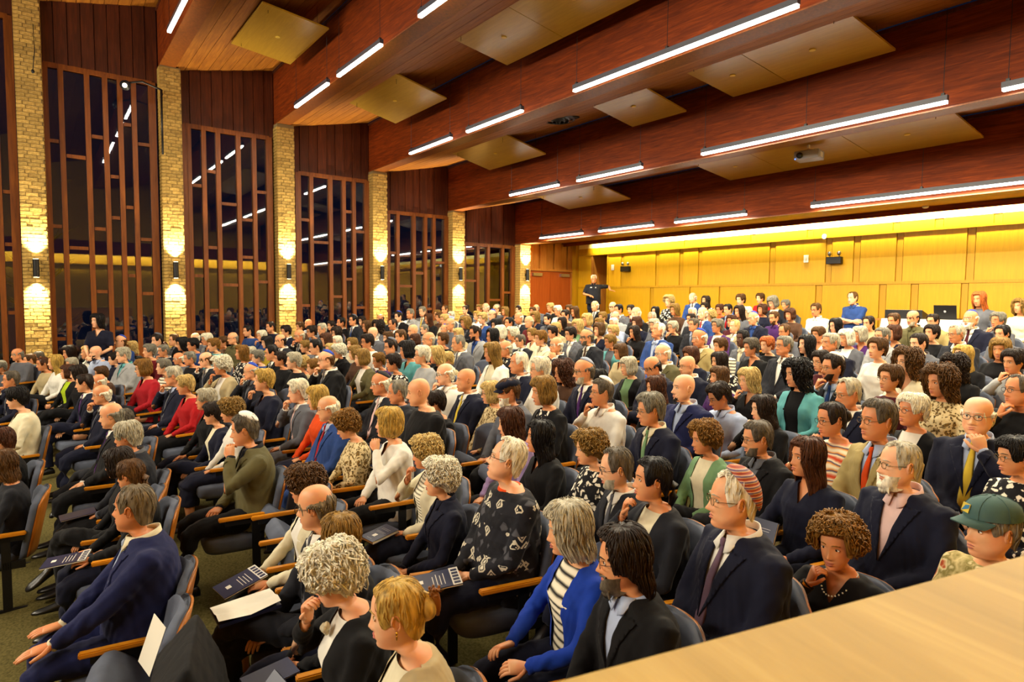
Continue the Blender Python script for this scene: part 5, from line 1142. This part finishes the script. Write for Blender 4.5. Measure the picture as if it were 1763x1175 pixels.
-15.26 3.88 0.46 1.04 sh K top:blue L -|person in blue top, right of the olive shirt, left of the yellow top
-14.77 4.05 0.39 1.02 px W top:blue CR -|person in blue top, behind the yellow top, behind the navy jacket
-13.38 3.77 0.36 1.00 bob K top:yellow L -|person in yellow top
-12.59 3.81 0.35 1.07 rim D suit:charcoal,white,grey L -|person in charcoal suit, right of the yellow top, in front of the navy jacket
-12.20 4.16 0.37 0.97 px LB top:grey L -|person in grey top, behind the olive top, in front of the black suit
-10.52 3.77 0.37 1.06 sh K suit:grey,white,grey L gl|person in grey suit and glasses, behind the olive top, in front of the grey jacket
-10.72 4.25 0.40 0.94 pf W open:black,black L -|person in black jacket, left of the olive cardigan, left of the cream top
-11.24 4.28 0.41 0.93 px B top:beige L -|person in beige top, behind the olive top, left of the black jacket
-8.66 3.78 0.38 1.02 bob LB card:olive,white H -|person in olive cardigan over white, holding a booklet
-8.44 3.17 0.34 1.07 rim N suit:black,white,grey CR gl/kip:royal|person in black suit, right of the olive top, left of the black jacket
-9.86 3.30 0.31 0.93 pf B top:beige L -|person in beige top, left of the olive top, in front of the black suit
-8.95 3.17 0.36 0.93 px AB top:olive L -|person in olive top, left of the black jacket
-9.44 3.03 0.30 1.02 px S top:black L -|person in black top, left of the olive top, right of the black suit
-10.33 3.11 0.29 0.99 px D top:black L -|person in black top, in front of the yellow top, right of the black suit
-10.83 3.13 0.30 1.04 sh K suit:black,white,black L -|person in black suit and black tie, in front of the yellow top
-11.33 3.04 0.28 0.97 px G top:blue L -|person in blue top, in front of the yellow top, right of the navy jacket
-12.23 3.16 0.24 1.00 rec S open:navy,white L -|person in navy jacket and white shirt, left of the yellow top
-11.80 2.88 0.25 1.03 md AB print:floralbw L -|person in black and white print top, in front of the olive shirt
-11.11 2.18 0.21 1.04 rim N suit:charcoal,white,grey CR -|person in charcoal suit, left of the beige cardigan, in front of the teal top
-12.24 2.14 0.20 0.99 sh G top:black L -|person in black top, behind the red top, in front of the black jacket
-13.23 2.12 0.20 0.93 rim W top:grey L gl|person in grey top, right of the black and white striped top, behind the navy suit
-9.93 2.15 0.20 1.05 pf W card:beige,white CR -|person in beige cardigan over white, hand to chin, in front of the olive shirt
-9.40 2.43 0.23 0.99 rim S open:charcoal,grey CR gl/kip:royal|person in charcoal jacket and grey shirt and blue skullcap, in front of the yellow top
-7.70 2.12 0.20 1.07 px Y top:navy CR -|person in navy top, in front of the yellow top, in front of the navy jacket
-8.91 1.50 0.14 1.00 px B top:red L -|person in red top, behind the navy cardigan
-7.72 1.49 0.12 0.99 px S top:black L gl|person in black top and glasses, behind the navy cardigan, right of the red top
-7.21 1.47 0.11 0.93 px D card:navy,cream L gl|person in navy cardigan over cream and glasses
-6.69 1.53 0.20 0.94 pf LB top:white L -|person in white top, right of the navy cardigan, in front of the beige cardigan
-5.39 1.34 0.13 1.04 sh SP open:olive,charcoal CL kip:white|person in olive jacket and charcoal shirt and white skullcap, right of the navy cardigan
-6.96 2.29 0.22 1.01 wv W suit:grey,white,pink CR -|person in grey suit and pink tie, left of the orange top
-6.44 2.32 0.22 1.00 bob Y top:orange L -|person in orange top, in front of the olive top
-5.81 2.20 0.19 1.02 rim W suit:blue,lblue,red L gl|person in blue suit and red tie, glasses, left of the black skullcap
-5.29 2.19 0.23 0.93 pf AB print:leopard L gl/dn|person in leopard print blouse, in front of the black skullcap, right of the orange top
-15.06 1.35 0.27 1.07 rim N top:blue L kip:royal|person in blue top, behind the shiny red top, left of the dark red top
-15.35 1.58 0.18 1.02 md B top:black L -|person in black top, behind the shiny red top, left of the dark red top
-14.84 1.99 0.29 1.07 sh D open:grey,white L kip:grey|person in grey jacket over white shirt, behind the shiny red top, behind the navy top
-13.63 1.68 0.16 1.07 px G top:darkred L -|person in dark red top, behind the shiny red top
-15.35 2.13 0.18 0.99 px A top:navy L -|person in navy top, behind the shiny red top, right of the dark red top
-14.04 1.99 0.20 1.01 sh G suit:navy,white,grey CR -|person in navy suit, right of the shiny red top, right of the dark red top
-15.21 2.34 0.34 1.00 sh N open:black,grey L gl|person in black jacket over grey shirt, right of the grey skullcap, behind the navy suit
-15.35 0.51 0.06 1.07 md D top:navy L -|person in navy top, left of the white shirt, left of the pale blue shirt
-15.24 0.79 0.05 1.07 px B shirt:white L -|person in white collared shirt, left of the pale blue shirt, behind the black cardigan
-14.74 0.92 0.09 1.07 bald K shirt:lblue L beard:K|person in pale blue collared shirt, right of the white shirt, left of the blue skullcap
-14.22 1.17 0.11 0.97 px D top:navy L -|person in navy top, left of the shiny red top, left of the light grey jacket
-13.34 1.24 0.12 1.07 wv S open:lgrey,teal L -|person in light grey jacket and teal shirt, left of the shiny red top
-14.62 -0.29 0.28 0.93 rim G top:grey L -|person in grey top, left of the brown top, left of the beige top
-15.35 -0.27 0.09 0.94 bob A top:black L -|person in black top, behind the cream top, left of the brown top
-15.10 -0.12 0.07 0.98 sh N top:brown L -|person in brown top, left of the black cardigan, left of the beige top
-15.35 0.02 0.15 0.93 sh SP top:black L -|person in black top, left of the black cardigan, behind the beige top
-14.15 0.08 0.02 1.02 pt A top:beige L -|person in beige top, left of the black cardigan, left of the white top
-13.65 0.23 0.03 1.06 lg Y top:white L -|person in white top, left of the black cardigan, right of the beige top
-14.92 0.34 0.04 0.93 px N top:brown L -|person in brown top, left of the white shirt, behind the black cardigan
-14.43 0.51 0.08 0.93 px S top:grey L -|person in grey top, left of the white shirt, left of the pale blue shirt
-12.67 0.38 0.04 0.98 bob A card:black,lime L -|person in black cardigan over lime, right of the beige top, right of the white top
-11.88 0.50 0.05 1.01 md D top:black L -|person in black top, in front of the white shirt, right of the black cardigan
-10.50 0.51 0.05 1.01 sh D suit:navy,white,purple L -|person in navy suit and purple tie, in front of the white shirt
-11.03 0.71 0.07 0.95 rim W suit:navy,white,grey L -|person in navy suit, in front of the pale blue shirt, right of the black cardigan
-9.17 0.62 0.06 1.00 rim W suit:navy,white,grey CR gl|person in navy suit, in front of the pale blue shirt, behind the black suit
-12.33 0.83 0.08 0.93 px N top:brown L -|person in brown top, in front of the pale blue shirt, behind the navy suit
-10.93 1.27 0.12 1.06 bob AB top:redshiny L gl|person in shiny red top and glasses
-11.45 1.60 0.15 0.99 px G print:stripe L -|person in black and white striped top, right of the shiny red top
-9.45 1.45 0.14 1.05 sh S suit:navy,lblue,grey CR gl|person in navy suit, right of the shiny red top, left of the red top
-12.10 -0.34 -0.03 1.02 sh SP suit:navy,white,grey CR gl|person in navy suit and glasses, behind the cream top, left of the beige top
-9.43 -0.21 -0.02 1.06 px K top:cream L -|person in cream top, in front of the beige top, in front of the navy suit
-7.19 0.56 0.07 1.03 rim G suit:black,white,purple L -|person in black suit and purple tie, behind the charcoal jacket, left of the charcoal top
-7.69 0.69 0.05 0.93 px SP top:charcoal L -|person in charcoal top, in front of the shiny red top, behind the charcoal jacket
-6.20 0.59 0.04 1.03 px S open:charcoal,grey L -|person in charcoal jacket and grey shirt, in front of the shiny red top
-7.51 -0.29 -0.03 0.94 px A top:black L -|person in black top, behind the charcoal top, in front of the cream top
-6.50 -0.26 -0.03 0.93 md N top:charcoal L -|person in charcoal top, in front of the cream top, in front of the black cardigan
-5.69 0.48 0.05 0.93 bob D top:black L -|person in black top, behind the dark blue suit, in front of the charcoal jacket
-5.18 0.50 0.07 0.93 pt N top:black H -|person in black top, behind the dark blue suit, left of the navy cardigan
-15.35 -0.57 0.00 0.93 px G top:grey L -|person in grey top, behind the cream top, behind the navy suit
"""
CLIPWOMAN = (-1.94,.98); PEARLWOMAN = (-1.39,2.95); NECKWOMAN = (-2.45,.97)
HELDBOOKS = [('book',-1.92,3.65,(-.02,-.34,.72),(1.15,0,.25),'dark blue book with white emblem held upright by the sitter in navy top'),
('brochure',-3.96,1.34,(0,-.42,.64),(.25,0,.2),'dark booklet with pale title band held by the sitter in cream cardigan'),
('brochure',-3.02,2.20,(.05,-.42,.60),(.12,0,-.2),'navy booklet with white title band on the lap of the nordic sweater'),
('brochure',-1.73,1.89,(.02,-.40,.60),(.1,0,.15),'navy booklet with pale title band on the lap of the black jacket near the rail'),
('thin',-1.73,1.89,(-.13,-.42,.585),(.05,0,-.3),'small dark book beneath the booklet, lap of the black jacket near the rail'),
('brochure',-5.18,.50,(.02,-.42,.64),(.1,0,-.2),'dark booklet with white band on the lap behind the dark blue suit'),
('open',-3.45,1.23,(-.04,-.36,.72),(.08,0,.1),'open white paper pad on the lap of the charcoal suit and glasses'),
('book',-4.04,2.26,(0,-.38,.60),(.15,0,.3),'dark book lying on the lap under the checked scarf'),
('book',-5.40,2.75,(-.05,-.34,.62),(.25,0,.2),'thick navy book with pale page edges on the lap of the leopard blouse'),
('thin',-2.94,1.15,(.10,-.36,.60),(.1,0,.2),'thin black booklet on the lap of the sitter in black, lower left'),
('thin',-2.45,.97,(.0,-.30,.70),(.8,0,.35),'black booklet propped up by the sitter in black cardigan at the bottom'),
('phone',-5.81,2.20,(-.02,-.37,.62),(.2,0,.1),'black phone held by the sitter in blue suit and red tie'),
('thin',-8.66,3.78,(0,-.38,.63),(.3,0,.1),'white edged notebook on the lap of the olive cardigan'),
('book',-5.70,3.50,(0,-.36,.60),(.1,0,.1),'dark book on a lap in the middle of the crowd, beside the black pinstripe top'),
('thin',-6.64,.55,(0,-.36,.60),(.1,0,.1),'dark book on the lap of the sitter in black suit and purple tie')]
# ------------------------------------------------------------------ the audience: x y z scale hair haircolour garment pose extras|label
HOLD = []
def person(x, y, z, s, style, hc, gar, pose, ex, label, stand=False, i=0):
    fem = style in ('px','pf','bob','md','lg','lc','bun','pt'); r = random.Random(i*7+1)
    old = hc in ('W','S','G'); build = 'f' if fem else ('s' if (old and r.random() < .6) or r.random() < .15 else 'm')
    rz = math.atan2(-6.5-x, -(-12-y)); rz = rz*.9+r.uniform(-.10,.10)
    hz = math.atan2(-12-x, -(-10-y)); cam_ = math.atan2(0-x, -(0-y))
    hy = hz-rz+r.uniform(-.08,.08)
    if 'lc' in ex: hy += .5*(cam_-hz)
    pitch = (-.30 if 'up' in ex else (.38 if 'dn' in ex else (.08+r.uniform(-.06,.10))))
    if stand: rz = cam_*.75+.1 if stand == 1 else 1.05; hy = .15 if stand == 1 else -.5
    if 'lc' in ex: rz += .45*(cam_-rz); hy -= .45*(cam_-rz)
    yb_ = max(-1.1, min(1.1, hy)); yb_ = round(yb_/.16)*.16; pb = round(pitch/.13)*.13; pitch_r = pb
    e = empty('person', (x,y,z), rz); e.scale = (s,)*3; tag(e, label, 'person', None)
    k, v = gar.split(':'); cs = v.split(',')
    skirt = fem and r.random() < .35
    if stand: skirt = False
    skin = M_skind if 'dark' in ex else M_skin[r.randrange(4)]
    hm = M_hair[hc]
    inst('body', body_mesh(build, old, pose, yb_, pb, skirt, bool(stand)), e, [skin, M_eye, M_iris, hm if hc not in ('W','B') else M_hair['S'], M_lip if not 'dark' in ex else plain('lips_dark','4a2420')])
    cut = {'suit':'deep','open':'mid','card':'open','shirt':'coll','top':'plain','print':'plain','sweater':'plain'}[k]
    if k == 'top' and fem and r.random() < .45: cut = 'vneck'
    if cut == 'mid' and r.random() < .5: cut = 'deep'
    nm = {'suit':'suit_jacket','open':'jacket','card':'cardigan','shirt':'shirt','top':'top','print':'blouse','sweater':'sweater'}[k]
    gmat = fab({'scarf':'scarf'}.get(cs[0], cs[0]))
    inst(nm, garment(build, pose, cut, bool(stand), bool(stand) or (k == 'shirt' and v == 'blue')), e, [gmat])
    if k in ('suit','open','card','shirt'):
        col = k != 'card'; c2 = cs[1] if len(cs) > 1 else cs[0]
        if cs[0] == 'navyblue' and c2 == 'cream': pass
        sh = inst('shirt' if k != 'card' else 'inner_top', shirt_mesh(build, col), e, [fab(c2)])
        if k == 'suit': inst('tie', tie_mesh(build), sh, [fab(cs[2])])
        if k in ('suit','open'):   # shirt cuffs showing at the sleeves
            for (S, E_, W_, hd, pn, cu, sg) in arms(pose, build):
                key = ('cuff', build, pose, sg)
                if key not in _gm:
                    q = MB(); q.tube([W_*.96+E_*.04, W_+(W_-E_)*.045], [.034,.033], 12); _gm[key] = q.mesh('cuff', [M_white])
                inst('cuff', _gm[key], sh, [fab(c2)])
    if k == 'sweater': q = MB(); q.tube([(0,.05,1.03),(0,.045,1.055)], [.075,.066], 20); q.obj('shirt_collar', fab('orange'), e, True)
    if stand: tk = 'stand'
    else: tk = 'skirt' if skirt else ('cross' if r.random() < .28 and pose not in ('K','H') else 'trousers')
    tc = cs[0] if k == 'suit' else r.choice(['black','charcoal','navy','black','charcoal','brown','navy'])
    inst('skirt' if skirt else 'trousers', trousers_mesh(tk), e, [fab(tc)])
    if (y < 3.2 or skirt) and not stand:
        if tk == 'cross': inst('shoe', shoe_mesh(), e, loc=(-.11,-.43,0)); inst('shoe', shoe_mesh(), e, loc=(-.255,-.50,.27), rot=(.5,.3,.5))
        else:
            for sx in (-.125,.125) if not skirt else (-.07,.07): inst('shoe', shoe_mesh(), e, loc=(sx,-.43,0))
    R = Matrix(rotm(yb_, pb)).to_euler(); hl = (0, PIV[1], HC+PIV[2]); hs = (.965,.965,.97) if fem else (1,1,1)
    def head_child(nm, me, mats, sc=None):
        o = inst(nm, me, e, mats, hl, R); o.scale = sc or hs; return o
    if style != 'bald':
        h_ = head_child('hair', hair_mesh(style), [hm], tuple(a*b for a, b in zip(hs, (1+r.uniform(-.02,.04),1+r.uniform(-.02,.03),1+r.uniform(-.03,.04)))))
    if 'gl' in ex: head_child('glasses', glasses_mesh(), [M_black if r.random() < .6 else M_goldf])
    for t in ex:
        if t.startswith('kip:'): head_child('skullcap', headgear_mesh('kipbig' if t == 'kip:stripe' else 'kip'), [kipmat(t[4:])], (1.0,)*3 if style in ('rim','bald') else (1.10,1.07,1.09))
        if t == 'cap':
            o = head_child('baseball_cap', headgear_mesh('cap'), [plain('cap_teal','3c5a58',.8)], (1.07,1.06,1.08))
            q = MB(); q.box(-.022,.022,-.001,.001,-.018,.018,0); q2 = q.obj('cap_badge', plain('badge_gold','c8b040',.6), o, False); q2.location = Vector((-.012,-.098,.085))-Vector(PIV); q2.rotation_euler = (-.25,0,-.1)
            q = MB(); q.add([(-.020,-.002,-.016),(.020,-.002,.0),(.020,-.002,.016),(-.004,-.002,.010)],[(0,1,2,3)]); q.obj('badge_motif', plain('badge_blue','2f6f9a',.6), q2)
        if t == 'flat': head_child('flat_cap', headgear_mesh('flat'), [fab('navy')])
        if t.startswith('beard:'): head_child('beard', beard_mesh(style == 'mane' or t == 'beard:W'), [M_hair[t[6:]]])
    return e, Matrix.Translation((x,y,z))@Matrix.Rotation(rz,4,'Z')@Matrix.Scale(s,4), R, hl
M_goldf = plain('thin_metal_frame','7a6a4a',.3,.9)
rows = PEOPLE.strip().split('\n')
info = []
for i, ln in enumerate(rows):
    a, label = ln.split('|'); t = a.split(); x, y, z, s = map(float, t[:4]); ex = [] if t[8] == '-' else t[8].split('/')
    e, Mx, R, hl = person(x, y, z, s, t[4], t[5], t[6], t[7], ex, label, i=i)
    info.append((e, Mx, t, ex, label, R, hl))
    # his or her seat
    zc = z+(.0 if True else 0)
    short = 'grey seat under the '+label.replace(', hand to chin','').replace(' glasses,','').replace(' and glasses','')
    chair(x, y, z, e.rotation_euler[2], 1, ' '.join(short.split()[:16]).rstrip(','), group=None)
# chairs whose labels were cut to the same words get their place added
seen = {}
for o in bpy.data.objects:
    if o.get('category') == 'seat':
        l = o['label']
        seen.setdefault(l, []).append(o)
for l, os_ in seen.items():
    if len(os_) > 1:
        os_.sort(key=lambda o: o.location.y)
        for k, o in enumerate(os_): o['label'] = ['nearer','farther','middle'][k]+' '+' '.join(l.split()[:14]).rstrip(',')
# empty seats
EMP = [(-5.24,1.54,.15,'empty grey seat with oak armrest left of the cream cardigan, furthest of three',0),(-4.70,1.46,.14,'empty grey seat with oak armrest, middle of the three left of the cream cardigan',0),(-4.24,1.39,.13,'empty grey seat with oak armrest, nearest of the three left of the cream cardigan',0),
(-5.12,3.36,.32,'empty grey seat with tall back behind the black pinstripe top, left one',1),(-4.58,3.30,.31,'empty grey seat beside the lavender top, right one of a pair',1),(-5.49,5.74,.54,'empty grey seat left of the black cardigan over green',1),
(-3.33,7.5,.71,'empty grey seat in front of the white hooded top',1),(-1.55,4.95,.47,'empty grey seat with broad back behind the pink shirt',1),(-.98,4.70,.45,'empty grey seat at the right, behind the cap wearer',1),
(-3.05,5.8,.55,'empty grey seat near the centre right behind the navy top',1),(-1.96,7.38,.7,'empty grey seat near the right edge behind the chin resting navy suit',1),(-2.3,7.91,.75,'empty grey seat behind the leopard print blouse',1),
(-8.74,5.82,.55,'empty grey seat in the middle of the crowd beside the cream cardigan',1),(-9.19,2.67,.25,'empty grey seat behind the sitter in navy top, hand to chin',1),(-2.87,10.02,.95,'empty grey seat at the rear right',1),
(-3.50,.28,.03,'empty grey seat at lower left with a white paper on its back',1),(-2.95,.22,.02,'empty grey seat at the bottom left with a black coat over it',1),(-2.40,2.30,.22,'empty grey seat behind the blue cardigan',1)]
emps = []
for x, y, z, l, f in EMP:
    rz = math.atan2(-6.5-x, -(-12-y))*.9; emps.append((chair(x,y,z,rz,1,' '.join(l.split()[:16]),True,None), Matrix.Translation((x,y,z))@Matrix.Rotation(rz,4,'Z')))
# reserved sheet and coat
Mx = emps[15][1]; o = MB().box(-.12,.02,-.002,.0,0,.25).obj('paper_sheet', M_paper); o.matrix_world = Mx@Matrix.Translation((.03,.11,.58))@Matrix.Rotation(.5,4,'Z')@Matrix.Rotation(-.25,4,'X')@Matrix.Rotation(.2,4,'Y'); tag(o, 'white reserved paper sheet propped on the empty seat at lower left', 'paper')
[bpy.data.objects.remove(c_) for c_ in list(emps[16][0].children) if c_.name.startswith('armrest')]
Mx = emps[16][1]; q = MB(); 
for k in range(9): q.tube([(-.24+.06*k,.10,.50+.04*math.sin(k)),(-.24+.06*k,.16,.80),(-.22+.055*k,.255,.945),(-.24+.06*k,.33,.74),(-.26+.065*k,.37,.46+.05*math.sin(k*2))], [.05,.06,.062,.058,.06], 10)
me = remesh(q, .02, 4); folds(me, .004, 5); me.materials.clear(); me.materials.append(fab('black')); o = bpy.data.objects.new('coat', me); C.objects.link(o); o.matrix_world = Mx
for f in me.polygons: f.use_smooth = True
tag(o, 'black coat draped over the empty seat at the bottom left', 'coat')
# ------------------------------------------------------------------ standing people
e, Mx, R, hl = person(-14.27,13.85,floor_z(13.85)+.60,1.03,'rec','W','shirt:charcoal','S',['gl'],'standing person in dark short sleeved polo shirt at the rear doorway, hand on the jamb',1,901)
e['label'] = 'standing person in dark polo shirt at the rear doorway, arm stretched to the jamb'
MB().box(-.085,-.035,-.012,-.008,.0,.024).obj('name_badge', M_white, e).location = (0,front_y(.06,.93,'m',.02)-.002,.925)
MB().box(-.012,.012,-.012,-.008,.0,.03).obj('shirt_emblem', M_white, e).location = (.075,front_y(.06,.93,'m',.02)-.002,.92)
e, Mx, R, hl = person(-15.0,.97,floor_z(.98)+.56,1.1,'md','K','top:navy','L',[],'standing person in navy dress in front of the tall window, hand on hip',2,902)
e['label'] = 'standing person in navy short sleeved dress in front of the tall left window'
# ------------------------------------------------------------------ books, booklets, phones held by the sitters
def book(Mx, loc, rot, sz=(.17,.24,.025), cover=None, label='', cat='book', marks=True, name='book'):
    e = empty(name); e.matrix_world = Mx@Matrix.Translation(loc)@Matrix.Rotation(rot[2],4,'Z')@Matrix.Rotation(rot[0],4,'X')@Matrix.Rotation(rot[1],4,'Y'); tag(e, label, cat)
    a, b, t = sz[0]/2, sz[1]/2, sz[2]; cv = cover or M_navybook
    if t > .01:
        MB().box(-a+.004,a-.004,-b+.004,b-.004,.003,t-.003).obj('pages', M_paper, e)
    q = MB(); q.box(-a,a,-b,b,t-.003,t); q.box(-a,a,-b,b,0,.003); q.box(-a-.003,-a,-b,b,0,t); q.obj('cover', cv, e)
    if marks:
        MB().box(-.018,.018,-.06,-.024,t,t+.0012).obj('cover_emblem', M_white, e)
        q = MB()
        for j, (w_, yy) in enumerate(((.05,.065),(.045,.05),(.055,.015),(.05,.002),(.03,-.095))): q.box(-w_,w_,yy,yy+.0035,t,t+.0012)
        q.obj('cover_lettering', M_grey, e)
    return e
def brochure(Mx, loc, rot, label):
    e = empty('booklet'); e.matrix_world = Mx@Matrix.Translation(loc)@Matrix.Rotation(rot[2],4,'Z')@Matrix.Rotation(rot[0],4,'X'); tag(e, label, 'booklet')
    MB().box(-.105,.105,-.14,.14,0,.004).obj('cover', M_navybook, e); MB().box(-.105,.105,.09,.14,.004,.0055).obj('title_band', M_bookw, e)
    q = MB()
    for j in range(4): q.box(-.06+.02*(j%2),.07,.05-.02*j,.054-.02*j,.004,.0055)
    q.obj('text_lines', M_bookw, e); MB().box(-.02,.02,-.09,-.06,.004,.0055).obj('emblem', M_white, e)
    MB().box(-.104,.104,-.139,.139,-.006,0).obj('pages', M_paper, e)
    for k in range(5): MB().box(-.085+.038*k,-.06+.038*k,.098,.132,.0055,.0062).obj('title_letter', M_navybook, e)
    return e
def find(sub): 
    for t in info:
        if sub(t): return t
    raise KeyError
at = lambda x, y: min(info, key=lambda t: (float(t[2][0])-x)**2+(float(t[2][1])-y)**2)
HB = HELDBOOKS
for kind, x, y, loc, rot, label in HB:
    t = at(x, y)
    if kind == 'book': book(t[1], loc, rot, label=label)
    elif kind == 'thin': book(t[1], loc, rot, (.16,.24,.012), label=label, marks=False)
    elif kind == 'open':
        e = empty('paper_pad'); e.matrix_world = t[1]@Matrix.Translation(loc)@Matrix.Rotation(rot[2],4,'Z')@Matrix.Rotation(rot[0],4,'X'); tag(e, label, 'papers')
        q = MB(); q.rings([[(u*.11, v*.15, .006+.02*abs(v)*(u > 0)+.012*(1-u*u)+dz) for v in (-1,-.5,0,.5,1)] for u in (-1,-.5,0,.5,1) for dz in (0,)], (0,0), closed=False); q.obj('page', M_paper, e); MB().box(-.11,.11,-.15,.15,-.012,.004).obj('pad', M_navybook, e)
    elif kind == 'phone':
        e = empty('phone'); e.matrix_world = t[1]@Matrix.Translation(loc)@Matrix.Rotation(rot[2],4,'Z')@Matrix.Rotation(rot[0],4,'X'); tag(e, label, 'phone'); bev(MB().box(-.038,.038,-.075,.075,0,.009).obj('phone_body', M_black, e), .004); MB().box(-.034,.034,-.068,.068,.009,.0095).obj('screen', plain('phone_screen','2a3350',.1), e)
    else: brochure(t[1], loc, rot, label)
# jewellery and hair clip on the nearest sitters
t = at(*CLIPWOMAN); q = MB(); rr = random.Random(2)
for k in range(60): a = rr.uniform(0,6.28); b_ = rr.uniform(0,1); q.ell((.012*math.cos(a)*b_+.0,.018*b_*math.sin(a)+.003*math.cos(a*3),.055*(b_*2-1)*.9),(.006,.006,.006),6,4)
q.ell((0,0,0),(.012,.018,.05),10,8)
o = q.obj('hair_clip', mc('clip', plain, 'tortoise_clip', '7a4a1c', .3), t[0], True); o.location = Vector(t[6])+(t[5].to_matrix()@(Vector((.0,.142,.028))-Vector(PIV))); o.rotation_euler = t[5]
q = MB(); q.ell((0,0,0),(.004,.004,.007),8,5); q.ell((0,0,-.014),(.005,.003,.010),8,5); o = q.obj('earring', M_gold2, t[0], True); o.location = Vector(t[6])+(t[5].to_matrix()@(Vector((.079,.012,-.034))-Vector(PIV)))
t = at(*PEARLWOMAN); q = MB()
for k in range(34): a = k/34*2*PI; q.ell((.075*math.sin(a), .045-.075*math.cos(a)-(.05 if math.cos(a) > 0 else 0)*math.cos(a), 1.04-.085*max(0,math.cos(a))),(.0045,)*3,6,4)
q.obj('pearl_necklace', M_paper, t[0], True)
S_, E_, W_, *_r = arms('CR','f')[0]; q = MB(); q.tube([W_*.97+E_*.03, W_*.90+E_*.10], .030, 16); q.obj('bracelet', M_gold2, t[0])
t = at(*NECKWOMAN); q = MB()
for k in range(9): a = rr.uniform(-1,1); q.ell((.022*a,-.065+rr.uniform(-.01,.01),.985+rr.uniform(-.02,.02)),(.014,.012,.014),8,6)
q.obj('scarf_knot', fab('cream'), t[0], True)
